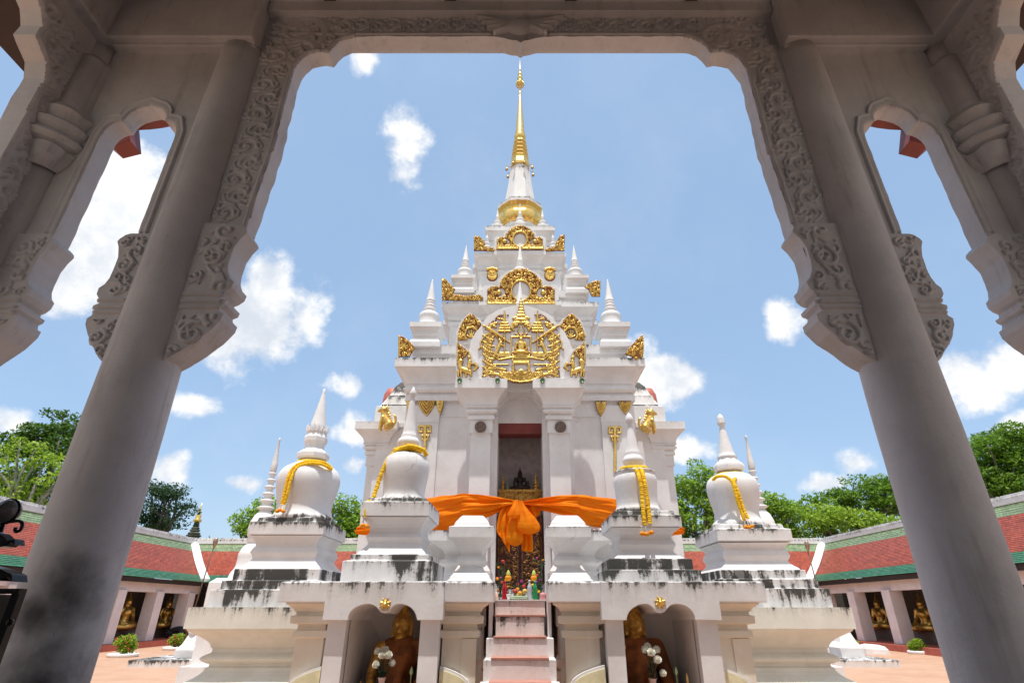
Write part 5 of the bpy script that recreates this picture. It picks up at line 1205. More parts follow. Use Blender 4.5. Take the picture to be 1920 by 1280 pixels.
cone_off(953, 1083, 7.9, 'marigold ball with yellow-green tip standing left of centre in the doorway'); cone_off(1001, 1083, 7.9, 'marigold ball with yellow-green tip standing right of centre in the doorway')
rr = random.Random(5)
def spray(u, v0, label, seed):
    rr = random.Random(seed); p = P(u, 1110, 8.1); o = empty('flower_spray', (p.x, 8.1, 1.85), label, 'flowers', 'tall flower sprays in the doorway'); mb = MB(); ms = []
    for k in range(14):
        t = P(u+rr.uniform(-7, 7), v0+rr.uniform(0, 75), 8.1+rr.uniform(-.12, .12)); tube(mb, [(p.x, 8.1, 1.85), tuple(t)], .004, 5); ms.append(t)
    mb.build('stems', M['leafdark'], o); mb = MB()
    for t in ms:
        for j in range(3): c = t+Vector((rr.uniform(-.03, .03), 0, rr.uniform(-.08, .02))); a = rr.uniform(0, 6.3); d = Vector((math.cos(a)*.05, 0, math.sin(a)*.05)); s_ = Vector((-d.z, .005, d.x))*.28; mb.add([c, c+d*.5+s_, c+d, c+d*.5-s_], [(0, 1, 2, 3)])
    mb.build('leaves', M['leafdark'], o)
    for k, t in enumerate(ms[:9]):
        mt = [M['marigold2'], M['marigold'], colr('magenta_flower', (.45, .03, .22), .7), colr('red_flower', (.6, .03, .04), .7), colr('purple_flower', (.18, .05, .28), .7)][rr.randrange(5)]
        mb = MB(); ball(mb, tuple(t), rr.uniform(.016, .028), 10, 7, .8, .4); mb.build('bloom', mt, o)
spray(939, 1045, 'tall spray of orange and red flowers at the left door jamb', 11); spray(1012, 1045, 'tall spray of purple and pink flowers at the right door jamb', 12)
spray(948, 1085, 'short spray of red roses behind the red bottle', 13); spray(976, 1078, 'short spray of white and purple orchids in the middle of the doorway', 14); spray(1000, 1090, 'short spray of pink flowers behind the green bottle', 15)
# altar inside the sanctuary
AL = empty('altar_table', (0, 13.5, 2), 'carved gilt altar table inside the dark doorway above the orange knot', 'altar')
za = ZV(917, 13.3)
mb = MB(); mb.box((-.53, 13.30, za-.05), (.53, 13.85, za)); mb.box((-.50, 13.40, za-.32), (.50, 13.42, za-.06)); mb.build('table_top', M['darkgold'], AL)
r = Relief(-.52, 0, .52, .30, .008); r.kanok([(-.5, .03), (.5, .03), (.5, .27), (-.5, .27)], .09, .02, 8); r.line([(-.51, .28), (.51, .28)], .012, .012, .03); r.line([(-.51, .02), (.51, .02)], .012, .012, .03)
mb = MB(); r.mesh(mb, lambda a, b, h: (a, 13.33-h, za-.34+b), .004); mb.box((-.52, 13.335, za-.34), (.52, 13.36, za-.045)); mb.build('carved_apron', M['darkgold'], AL)
for s in (-1, 1): mb = MB(); mb.box((s*.42, 13.40, 1.99), (s*.49, 13.48, za-.1)); mb.build('leg', M['darkgold'], AL)
buddha(0, 13.55, za, .62, 'bronze', 'small dark seated Buddha silhouetted on the gilt altar in the doorway', 0, None, .02, None)
for u, h, mt, nm, lb in ((943, .42, 'darkgold', 'tiered_umbrella', 'slim tiered ornament at the left end of the altar'), (1005, .45, 'darkgold', 'marigold_tower', 'tall pointed offering at the right end of the altar'), (990, .26, 'bronze', 'dark_figurine', 'small dark figurine right of the altar Buddha'), (951, .25, 'glass', 'glass_jar', 'clear glass jar left of the altar Buddha')):
    x = P(u, 900, 13.5).x; mb = MB(); pr = []
    if nm in ('tiered_umbrella', 'marigold_tower'):
        for k in range(6): t = k/6; rr_ = (.10 if nm[0] == 'm' else .065)*(1-t)+.008; pr += [(rr_*.6, za+h*t), (rr_, za+h*t+.012), (rr_*.5, za+h*(t+.13))]
        pr.append((.002, za+h))
    elif nm == 'glass_jar': pr = [(.05, za), (.055, za+.02), (.055, za+.15), (.03, za+.17), (.035, za+.2), (.015, za+.25)]
    else: pr = [(.06, za), (.07, za+.03), (.04, za+.06), (.045, za+.12), (.02, za+.16), (.03, za+.2), (.004, za+.26)]
    lathe(mb, x, 13.5, pr, 16); mb.build(nm, M[mt], cat='ornament', label=lb)
# ============================================================ pavilion round the camera
PV = empty('entrance_pavilion', (0, 0, 0), 'shaded open pavilion of tall round white columns and scalloped carved arches framing the view', 'pavilion')
YF, YBk = 2.93, 3.07
ZB = E+1.36*3.0              # underside of the side beams
def column(x, y, top=ZB, r=.205, name='column'):
    mb = MB(); pr = [(r+.10, 0), (r+.10, .18), (r+.04, .20), (r+.05, .26), (r+.01, .30), (r, .36), (r, 2.6), (r-.02, 4.2), (r-.03, top+.02)]
    lathe(mb, x, y, dense(pr, .12), 48, jit=.012); return mb.build(name, M['plaster'], PV)
for sx in (-1, 1):
    for sy in (-1, 1): column(sx*2.27, sy*3.0); column(sx*3.47, sy*3.0, r=.20)
# lotus capitals on the corner columns
for sx in (-1, 1):
    mb = MB(); x = sx*3.46; z0 = ZV(292, 2.85); y = 2.97
    def star(prof, n=8):
        N = 64; vs = []
        for r, z, lob in prof:
            for i in range(N):
                a = 2*math.pi*i/N; q = r*(1+lob*abs(math.cos(a*n/2))) if lob else r; vs.append((x+q*math.cos(a), y+q*math.sin(a), z))
        mb.add(vs, [(k*N+i, k*N+(i+1) % N, (k+1)*N+(i+1) % N, (k+1)*N+i) for k in range(len(prof)-1) for i in range(N)], None, False)
    star([(.19, z0-.10, 0), (.215, z0-.02, .18), (.235, z0+.06, .14), (.21, z0+.08, .0), (.26, z0+.10, 0), (.285, z0+.14, 0), (.26, z0+.18, 0), (.24, z0+.19, 0), (.275, z0+.22, 0), (.285, z0+.26, 0), (.25, z0+.30, 0), (.23, z0+.31, .08), (.26, z0+.38, .12), (.22, z0+.45, .05), (.19, z0+.47, .05), (.20, z0+.50, .08), (.19, z0+1.0, .08), (.10, z0+1.12, .1), (.03, z0+1.20, 0)])
    mb.build('lotus_capital', M['plaster'], PV)
# centre panel with the big scalloped opening
op = [(676, 98), (660, 101), (645, 107), (634, 116), (626, 127), (612, 124), (600, 126), (586, 130), (573, 141), (564, 155), (557, 175), (550, 205), (540, 245), (528, 300), (505, 365), (482, 440), (478, 452)]
half = [(P(u, v, YBk).x, P(u, v, YBk).z) for u, v in op][::-1]          # bottom to top, left side
cen = [(P(u, v, YBk).x, P(u, v, YBk).z) for u, v in [(760, 97.5), (850, 97.5), (905, 97.5), (930, 98.5), (945, 101), (958, 105), (966, 106), (972, 110)]]
Lh = [(min(a, -.0), b) for a, b in half+cen]; cxo = Lh[-1][0]
Lh = [(a-cxo*(0 if i < len(half) else (i-len(half)+1)/len(cen)), b) for i, (a, b) in enumerate(Lh)]
inner = Lh + [(-a, b) for a, b in Lh[:-1][::-1]]
zb0 = inner[0][1]; ZT = E+4.53
outl = [(-2.14, zb0-.25), (-2.14, ZT), (2.14, ZT), (2.14, zb0-.25)]
inn = rough(inner, .03, .006, False)
poly = outl + [(inn[-1][0]+.03, zb0-.25)] + inn[::-1] + [(inn[0][0]-.03, zb0-.25)]
mb = MB(); prism(mb, poly, XZ, YF, YBk); mb.build('arch_panel', M['plaster'], PV)
# carved scrolls over the panel
r = Relief(-2.12, zb0-.1, 2.12, ZT, .0105)
side = lambda s: [(s*2.10, zb0+.05)] + [(s*(abs(a)+.035), b) for a, b in half if b > zb0+.0] 
for s in (-1, 1):
    pts = side(s); top = pts[-1]; reg = pts + [(s*abs(cen[0][0]), top[1]+.03), (s*.2, half[-1][1]+.05), (s*.02, half[-1][1]+.07), (s*.02, ZT-.15), (s*2.1, ZT-.15)]
    vp = [(s*(2.10+abs(a)+.03)/2, b, 2.10-abs(a)-.03) for a, b in half if b > zb0+.05 and abs(a) > 1.35]
    vp2 = [(s*x_, (half[-1][1]+.035+ZT-.015)/2+.005, ZT-half[-1][1]-.05) for x_ in [1.95, 1.5, 1.0, .6, .30]]
    tv = Relief(-2.12, zb0-.1, 2.12, ZT, .0105); tv.vine(vp, .018, s); tv.vine(vp2, .016, s+5); tv.kanok([(s*1.45, half[-4][1]), (s*2.08, half[-6][1]), (s*2.08, ZT-.03), (s*1.5, ZT-.03)][::s], .15, .02, 77, 0, 1.0); r.H = np.maximum(r.H, tv.H)
    r.line([(s*(abs(a)+.018), b+(.012 if b > half[-4][1] else 0)) for a, b in half], .016, .016, .018)
r.line([(-2.0, half[-1][1]+.03), (-.25, half[-1][1]+.03)], .014, .014, .018); r.line([(.25, half[-1][1]+.03), (2.0, half[-1][1]+.03)], .014, .014, .018)
r.ell(0, half[-1][1]+.12, .12, .10, .06); 
for s in (-1, 1):
    for k in range(4): r.cap(s*.06, half[-1][1]+.12, s*(.22+.05*k), half[-1][1]+.02+.07*k, .05, .008, .05)
inn_poly = inner+[(inner[-1][0], zb0-1), (inner[0][0], zb0-1)]
r.cut(inn_poly, False)
mb = MB(); r.mesh(mb, lambda a, b, h: (a, YF+.003-h, b), .004); mb.build('carved_scrollwork', M['plaster'], PV)
mb = MB(); stack(mb, rect(-2.12, 2.12, YF-.07, YBk+.1), [(0, ZT-.03), (.0, ZT+.09), (.03, ZT+.11), (.03, ZT+.135)], .3, .002); mb.box((-2.35, YF-.19, ZT+.13), (2.35, YBk+.3, ZT+.95)); mb.build('centre_beam', M['plaster'], PV)
# brackets
def bracket(x, s, y0, y1, zt, p, h, name='bracket', ax='x', yy=None):
    """s: direction of the projection, from the column face at x outwards"""
    B = [(0, 0), (.18, .03), (.50, .11), (.80, .19), (1.0, .27), (1.02, .315), (.90, .335), (.86, .37), (.97, .385), (.99, .41), (.84, .425), (.80, .455), (.92, .47), (1.02, .50), (1.04, .545), (.92, .575), (.84, .63), (.80, .70), (.82, .80), (.93, .88), (1.04, .93), (1.0, .955), (.85, .99), (.70, 1.0), (0, 1.0)]
    pts = [(x+s*a*p, zt-h+b*h) for a, b in B] + [(x-s*.06, zt), (x-s*.06, zt-h)]
    fn = XZ if ax == 'x' else (lambda a, b, d: (d, a, b))
    mb = MB(); prism(mb, rough(pts, .03, .004), fn, y0, y1); o = mb.build(name, M['plaster'], PV)
    r = Relief(min(x, x+s*p)-.02, zt-h, max(x, x+s*p)+.02, zt+.02, .007)
    for (lo, hi) in ((.04, .31), (.49, .97)):
        def wid(t): 
            for (a0, b0), (a1, b1) in zip(B, B[1:]):
                if b0 <= t <= b1: return a0+(a1-a0)*(t-b0)/(b1-b0+1e-9)
            return .8
        ts = [lo+(hi-lo)*i/8 for i in range(9)]; reg = [(x+s*.01, zt-h+t*h) for t in ts]+[(x+s*(wid(t)*.86)*p, zt-h+t*h) for t in ts[::-1]]
        r.kanok(reg, p*.6, .015, int(abs(x)*100+lo*9), .003, 1.2)
        m_ = (lo+hi)/2; r.spiral(x+s*p*.45, zt-h+m_*h, p*.30, 1.4, s, 1.2, .016, .020)
    for t in (.36, .40, .45): r.line([(x, zt-h+t*h), (x+s*.85*p, zt-h+t*h)], .012, .012, .02)
    mb = MB(); r.mesh(mb, (lambda a, b, h_: (a, y0+.002-h_, b)) if ax == 'x' else (lambda a, b, h_: (y0+.002*(1 if y1 > y0 else -1)-h_*(1 if y1 > y0 else -1), a, b)), .003); mb.build('bracket_carving', M['plaster'], o)
zk = half[0][1]+.02; hb = zk-ZV(695, 3.05)
for s in (-1, 1): bracket(s*2.09, -s, 2.90, 3.08, zk, .275, hb)
# narrow side bays
def side_bay(s):
    a0, a1 = 2.55, 3.105; cxb = (a0+a1)/2; zs = E+3.14; za_ = E+3.45
    arc = []
    hw = (a1-a0)/2
    lob = [(-1, 0), (-.99, .14), (-.94, .28), (-.85, .40), (-.72, .47), (-.58, .48), (-.57, .60), (-.50, .76), (-.38, .89), (-.2, .97), (0, 1.03)]
    arc = [(cxb+a*hw, zs+b*(za_-zs)) for a, b in lob]; arc += [(2*cxb-a, b) for a, b in arc[:-1][::-1]]
    zlow = E+2.27; inner_ = [(a0, zlow-.02)] + arc + [(a1, zlow-.02)]
    poly = [(2.40, zlow-.25), (2.40, ZB+.02), (3.30, ZB+.02), (3.30, zlow-.25), (a1+.02, zlow-.25)] + rough(inner_, .03, .005, False)[::-1] + [(a0-.02, zlow-.25)]
    mb = MB(); prism(mb, [(s*a, b) for a, b in poly], XZ, YF, YBk); mb.build('side_bay_panel', M['plaster'], PV)
    r = Relief(2.40, zlow-.2, 3.28, ZB, .008)
    off = lambda d: [(cxb+(a-cxb)*(1+d/hw), b+(d if b > zs+.1 else 0)+ (d*.3 if abs(a-cxb) < .03 else 0)) for a, b in inner_]
    r.line([p for p in off(.055)], .012, .012, .02); r.line(off(.02), .010, .010, .012)
    reg = [(cxb+(a-cxb)*(1+.055/hw), b+(.055 if b > zs+.1 else 0)) for a, b in inner_]; r.plate(reg, .010)
    r.cut(inner_, False)
    mb = MB(); r.mesh(mb, lambda a, b, h: (s*a, YF+.002-h, b), .004); mb.build('arch_moulding', M['plaster'], PV)
    bracket(s*2.44, s, 2.90, 3.08, E+2.22, .19, .93); bracket(s*3.29, -s, 2.90, 3.09, E+2.22, .22, .93)
for s in (-1, 1): side_bay(s)
for s in (-1, 1):
    mb = MB(); mb.box((s*2.13, 2.80, ZB), (s*3.30, 3.20, E+4.72)); mb.box((s*2.13, 2.86, ZB-.03), (s*3.28, 3.14, ZB+.0)); mb.build('front_beam', M['plaster'], PV, bevel=.012)
    mb = MB(); mb.box((s*3.29, -3.2, ZB+.003), (s*3.66, 3.21, E+4.72)); mb.build('side_beam', M['plaster'], PV, bevel=.012)
    mb = MB(); mb.box((s*2.13, -3.2, ZB), (s*3.29, -2.80, E+4.7)); mb.build('rear_beam', M['plaster'], PV)
    # side arch panel: opening from y=-2.3 to 2.66
    ya = 2.66; zc_ = E+3.0
    lob = [(ya, E+2.24), (ya, E+3.02), (ya-.01, E+3.2), (ya-.0, E+3.40), (ya-.05, E+3.52), (ya-.15, E+3.58), (ya-.19, E+3.61), (ya-.18, E+3.72), (ya-.24, E+3.82), (ya-.36, E+3.89), (ya-.5, E+3.91), (ya-1.6, E+3.91), (ya-2.3, E+3.90), (ya-2.55, E+3.86), (ya-2.66, E+3.78)]
    full = lob + [(-a, b) for a, b in lob[:-1][::-1]]
    poly = [(2.9, E+2.0), (2.9, ZB+.02), (-2.9, ZB+.02), (-2.9, E+2.0), (-2.64, E+2.0)] + rough(full, .04, .005, False)[::-1] + [(2.64, E+2.0)]
    YZ = lambda a, b, d: (d, a, b)
    mb = MB(); prism(mb, poly, YZ, s*3.40, s*3.56); mb.build('side_arch_panel', M['plaster'], PV)
    r = Relief(.2, E+2.1, 2.9, ZB, .0105); r.vine([(2.76, E+2.3, .20), (2.76, E+3.3, .20), (2.72, E+3.6, .28), (2.60, E+3.84, .3), (2.2, E+3.98, .14), (.3, E+3.99, .13)], .024, s); reg = [(2.82, E+2.25)]+[(a+.04, b+(.03 if b > E+3.5 else 0)) for a, b in lob[:-2]]+[(.2, E+3.95), (.2, ZB-.02), (2.82, ZB-.02)]
    r.line([(a+.018, b+(.012 if b > E+3.5 else 0)) for a, b in lob[:-1]], .016, .016, .018); r.cut(full+[(-ya, E+1), (ya, E+1)], False)
    mb = MB(); r.mesh(mb, lambda a, b, h: (s*(3.398-h), a, b), .004); mb.build('carved_scrollwork', M['plaster'], PV)
    # bracket on the side arch
    bracket(2.80, -1, s*3.38, s*3.58, E+2.24, .22, .93, ax='y')
    bracket(-2.80, 1, s*3.36, s*3.60, E+2.24, .24, .93, ax='y')
mb = MB(); mb.box((-3.4, -3.3, 0), (3.4, -3.05, ZB+.7)); mb.build('rear_wall', M['plaster'], PV)  # unseen solid wall added behind the camera to cut light in the pavilion
for s in (-1, 1): mb = MB(); mb.box((s*3.42, -3.05, 0), (s*3.54, .3, ZB+.01)); mb.build('added_side_wall', M['plaster'], PV)  # unseen walls added in the rear side arches to darken the interior
mb = MB(); mb.box((-2.35, -3.2, ZT), (2.35, -2.8, ZT+.2)); mb.build('rear_centre_beam', M['plaster'], PV)
# roof: dark timber underside, tiled outside, red bargeboards with eave hooks
mb = MB(); zr = E+4.73
mb.add([(-3.9, -3.7, zr+.2), (3.9, -3.7, zr+.2), (3.9, 3.5, zr+.2), (-3.9, 3.5, zr+.2), (0, -3.7, zr+3.6), (0, 3.5, zr+3.6)], [(0, 3, 5, 4), (1, 4, 5, 2), (3, 2, 5), (0, 4, 1)]); ro_ = mb.build('roof_tiles', M['tredy'], PV); m_ = ro_.modifiers.new('thick', 'SOLIDIFY'); m_.thickness = .12
mb = MB(); mb.box((-3.75, -3.3, zr), (3.75, 3.22, zr+.12))
for k in range(8): mb.box((-3.7+k*1.02, -3.2, zr-.12), (-3.6+k*1.02, 2.85, zr-.002))
mb.build('ceiling', M['dark'], PV)
for s in (-1, 1):
    mb = MB(); pts = [(s*2.5, E+5.5), (s*2.85, E+4.95), (s*3.15, E+4.55), (s*3.45, E+4.32), (s*3.80, E+4.25), (s*3.95, E+4.32), (s*3.93, E+4.55), (s*3.6, E+4.62), (s*3.3, E+4.85), (s*2.9, E+5.4), (s*2.7, E+5.8)]
    pts = [(a, b+.03) for a, b in spline(pts, 3)]
    prism(mb, pts, XZ, 3.82, 3.93); mb.build('bargeboard', M['redpaint'], PV)
    mb = MB(); prism(mb, [(s*3.70, E+3.98), (s*3.86, E+3.92), (s*3.98, E+4.02), (s*3.94, E+4.28), (s*3.82, E+4.30)], XZ, 3.78, 3.95); mb.build('bargeboard_hook', M['redpaint'], PV)
    mb = MB(); mb.box((s*3.66, -3.6, E+4.46), (s*4.6, 3.6, E+4.54)); mb.build('side_eave', M['dark'], PV)
# floor and low plinth
mb = MB(); mb.box((-3.9, -3.6, 0), (3.9, 3.45, .045)); mb.build('floor', M['floor'], PV)

# black lantern stall at the left edge (iron stand with curved roof)
LN = empty('iron_lantern', (-1.62, 1.55, 0), 'black iron lantern with curled roof plates and glass ball at the left edge', 'lantern')
def ip(u, v, Y): return P(u, v, Y)
def curl(rows, th=.012):
    vs = []; sp = spline(rows, 6)
    for (u, v, Y) in sp: p = P(u, v, Y); vs += [tuple(p), (p.x-.02, p.y+.16, p.z+.015)]
    mb = MB(); n = len(sp); mb.add(vs, [(2*i, 2*i+1, 2*i+3, 2*i+2) for i in range(n-1)], None, True); o = mb.build('roof_plate', M['iron'], LN); m = o.modifiers.new('t', 'SOLIDIFY'); m.thickness = th; return o
YL = 1.5
def plate2(pts, name, mat, y0, y1):
    mb = MB(); prism(mb, [(P(u, v, YL).x, P(u, v, YL).z) for u, v in pts], XZ, y0, y1); return mb.build(name, M[mat], LN, bevel=.002)
plate2([(-60, 985), (0, 996), (20, 1002), (34, 1014), (47, 1012), (48, 1024), (40, 1020), (30, 1026), (14, 1028), (0, 1020), (-60, 1015)], 'upper_roof_plate', 'iron', YL-.035, YL)
plate2([(-60, 1052), (0, 1060), (30, 1068), (52, 1078), (53, 1092), (44, 1084), (32, 1090), (10, 1088), (-60, 1084)], 'lower_roof_plate', 'iron', YL-.05, YL)
for a, b in (((34, 1103), (2, 1197)), ((-40, 1103), (-62, 1197))):
    mb = MB(); p0, p1 = P(a[0], a[1], YL), P(b[0], b[1], YL); 
    mb.box((p0.x-.012, YL, p1.z-.3), (p0.x+.008, YL+.02, p0.z)); mb.build('lantern_post', M['iron'], LN)
p0, p1 = P(-58, 1106, YL), P(3, 1190, YL)
mb = MB(); mb.box((p0.x, YL+.004, p1.z-.25), (p1.x, YL+.010, p0.z-.01)); mb.build('glass_pane', M['glass'], LN)
mb = MB(); mb.box((p0.x-.02, YL-.004, p0.z-.008), (p1.x+.006, YL+.01, p0.z+.004)); mb.box((p0.x, YL-.003, .0), (p0.x+.03, YL+.03, p1.z-.2)); mb.box((p0.x-.02, YL, .9), (p1.x+.0, YL+.06, p1.z-.25)); mb.build('lantern_frame', M['iron'], LN)
p = P(-4, 955, YL); mb = MB(); ball(mb, (p.x, YL+.03, p.z), .031, 20, 12); mb.build('glass_ball', M['glass'], LN)
mb = MB(); tube(mb, [(p.x+.031*math.cos(t*.3), YL+.03, p.z+.031*math.sin(t*.3)) for t in range(22)], .004, 6); p2 = P(12, 982, YL)
tube(mb, spline([(p.x, YL+.03, p.z-.03), (p2.x, YL+.03, p2.z+.012), (p2.x+.016, YL+.03, p2.z+.004), (p2.x+.016, YL+.03, p2.z-.012), (p2.x+.004, YL+.03, p2.z-.014), (p2.x+.002, YL+.03, p2.z-.004)], 5), .0045, 6); tube(mb, [(p.x, YL+.03, p.z-.03), (p.x, YL+.05, P(0, 1060, YL).z)], .006, 6); mb.build('ball_mount', M['iron'], LN)
p = P(19, 1166, YL-.01); mb = MB(); ball(mb, (p.x, p.y, p.z), .008, 12, 8); mb.build('knob', M['iron'], LN)

# ============================================================ galleries round the courtyard
GA = empty('cloister_gallery', (0, 36, 0), 'low cloister gallery with red and green tiled roof and white pillars round the courtyard', 'gallery')
ZE, ZR = 3.06, 5.50
def wing(s, xe, xr):
    # band fractions from ridge: pale .0-.18, red .18-.78, green .78-1
    yc_e, yc_r = 34.2, 37.0; y0 = -8
    def pt(f, y_end):   # f 0 ridge, 1 eave
        x = xr+(xe-xr)*f; return x, yc_r+(yc_e-yc_r)*f, ZR+(ZE-ZR)*f - .16*math.sin(f*math.pi)
    for nm, f0, f1 in (('pale', .03, .20), ('red', .20, .80), ('green', .80, 1.0)):
        mb = MB(); n = max(3, int((f1-f0)*34)); 
        for k in range(n):
            a = f0+(f1-f0)*k/n; b = f0+(f1-f0)*(k+1)/n; x0_, ya, za = pt(a, 0); x1_, yb, zb_ = pt(b, 0)
            mb.add([(x0_, y0, za), (x0_, ya, za), (x1_, yb, zb_+.02), (x1_, y0, zb_+.02), (x1_, y0, zb_-.004), (x1_, yb, zb_-.004)], [(0, 1, 2, 3) if s > 0 else (3, 2, 1, 0), (3, 2, 5, 4)])
        mb.build('roof_band_'+nm, M['t'+nm+'y'], GA)
    mb = MB(); x, y, z = pt(0, 0); mb.box((x-.16, y0, z-.10), (x+.16, y+.1, z+.16)); mb.box((x-.10, y0, z+.16), (x+.10, y+.1, z+.26)); mb.build('ridge_cap', M['ledge'], GA, bevel=.02)
    # valley coping at the corner
    a_, b_ = Vector(pt(0, 0)), Vector(pt(1.0, 0)); 
    mb = MB(); d = (b_-a_); side = d.cross(Vector((0, 0, 1))).normalized()*.24; up = Vector((0, 0, .20)); N = 8; vs = []
    for i in range(N+1):
        c = Vector(pt(i/N, 0)); vs += [c-side, c+side, c+side+up, c-side+up]
    fs = [(4*i+k, 4*i+(k+1) % 4, 4*i+4+(k+1) % 4, 4*i+4+k) for i in range(N) for k in range(4)]+[(3, 2, 1, 0), (4*N, 4*N+1, 4*N+2, 4*N+3)]
    mb.add(vs, fs, [.5]*len(vs)); mb.build('hip_coping', M['ledge'], GA)
    # fascia, beam, pillars, walls
    xi = xe+s*.45
    mb = MB(); mb.box((xe+s*.06, y0, ZE-.22), (xe+s*.12, yc_e, ZE-.02)); mb.box((xe+s*.10, y0, ZE-.10), (xr+s*2.6, 37, ZE-.06)); mb.build('eave_board', M['dark'], GA)
    mb = MB(); mb.box((xi, y0, ZE-.62), (xi+s*.35, yc_e+.5, ZE-.10)); mb.build('lintel_beam', M['galwhite'], GA)
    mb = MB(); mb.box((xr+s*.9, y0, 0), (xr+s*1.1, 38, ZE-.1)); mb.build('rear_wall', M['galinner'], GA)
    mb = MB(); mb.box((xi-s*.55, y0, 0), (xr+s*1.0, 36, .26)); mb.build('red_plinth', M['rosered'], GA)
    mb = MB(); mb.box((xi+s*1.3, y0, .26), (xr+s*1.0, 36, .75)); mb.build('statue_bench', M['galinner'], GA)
    mb = MB(); mb.add([(xr-s*.0, y0, ZR-.08), (xr, 37, ZR-.08), (xr+s*2.8, 37, ZE), (xr+s*2.8, y0, ZE)], [(0, 1, 2, 3)]); mb.build('rear_roof', M['tredy'], GA)
    return xi
xl = wing(-1, -18.2, -21.0); xr_ = wing(1, 16.7, 19.5)
def pillar(x, y, w=.62, sy=.62):
    mb = MB(); mb.box((x-w/2, y-sy/2, .26), (x+w/2, y+sy/2, 2.5), 0, .3); mb.build('pillar', M['galwhite'], GA, bevel=.02)
for k in range(11):
    y = 33.9-k*3.0
    pillar(xl-.2, y); pillar(xr_+.2, y)
# rear wing
ye, yr = 34.2, 37.0
for nm, f0, f1 in (('pale', .03, .20), ('red', .20, .80), ('green', .80, 1.0)):
    mb = MB(); n = max(3, int((f1-f0)*34)); g_ = lambda f: (-21+2.8*f, 19.5-2.8*f, yr+(ye-yr)*f, ZR+(ZE-ZR)*f-.16*math.sin(f*math.pi))
    for k in range(n):
        a = g_(f0+(f1-f0)*k/n); b = g_(f0+(f1-f0)*(k+1)/n)
        mb.add([(a[0], a[2], a[3]), (a[1], a[2], a[3]), (b[1], b[2], b[3]+.02), (b[0], b[2], b[3]+.02), (b[0], b[2], b[3]-.004), (b[1], b[2], b[3]-.004)], [(3, 2, 1, 0), (4, 5, 2, 3)])
    mb.build('roof_band_'+nm, M['t'+nm+'x'], GA)
mb = MB(); mb.box((-21.1, yr-.16, ZR-.10), (19.6, yr+.16, ZR+.16)); mb.box((-21.1, yr-.10, ZR+.16), (19.6, yr+.10, ZR+.26)); mb.build('ridge_cap', M['ledge'], GA, bevel=.02)
mb = MB(); mb.box((-18.2, ye+.06, ZE-.22), (16.7, ye+.12, ZE-.02)); mb.box((-20, ye+.1, ZE-.10), (18.5, yr+2.6, ZE-.06)); mb.build('eave_board', M['dark'], GA)
mb = MB(); mb.box((-18.2, ye+.45, ZE-.62), (16.8, ye+.8, ZE-.10)); mb.build('lintel_beam', M['galwhite'], GA)
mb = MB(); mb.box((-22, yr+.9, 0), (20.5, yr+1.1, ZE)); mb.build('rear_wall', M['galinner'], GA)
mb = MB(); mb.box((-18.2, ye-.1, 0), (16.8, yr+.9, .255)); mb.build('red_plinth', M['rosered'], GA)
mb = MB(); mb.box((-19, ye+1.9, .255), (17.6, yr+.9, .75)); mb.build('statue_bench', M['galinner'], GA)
mb = MB(); mb.add([(-21, yr, ZR-.05), (19.5, yr, ZR-.05), (22, yr+2.8, ZE), (-23.5, yr+2.8, ZE)], [(0, 1, 2, 3)]); mb.build('rear_roof', M['tredx'], GA)
for k in range(12): pillar(-17.6+k*3.0+.9, ye+.62)
# statues in the bays
for (x, y, h, lab) in ((-19.9, 30.6, 1.85, 'gilded seated Buddha in the first bay right of the smudged column, left gallery'), (-19.6, 28.6, 1.1, 'small gilded Buddha beside the first pillar of the left gallery'), (-19.9, 34.2, 1.75, 'gilded seated Buddha in the second bay of the left gallery, behind the crouching person'), (-17.3, 36.4, 1.4, 'gilded seated Buddha in the corner bay of the left gallery behind the lamp post'),
    (18.6, 31.4, 1.75, 'gilded seated Buddha in the bay of the right gallery next to the big column'), (18.3, 32.9, 1.0, 'small gilded Buddha left of the larger one in the right gallery'), (18.6, 28.0, 1.7, 'gilded seated Buddha hidden mostly by the right column'), (15.2, 36.4, 1.5, 'gilded seated Buddha in the dark corner bay of the right gallery')):
    buddha(x, y, .75, h, 'gold', lab, -1.25 if x > 0 else 1.25, None, .022, 'gilded Buddhas in the gallery bays')

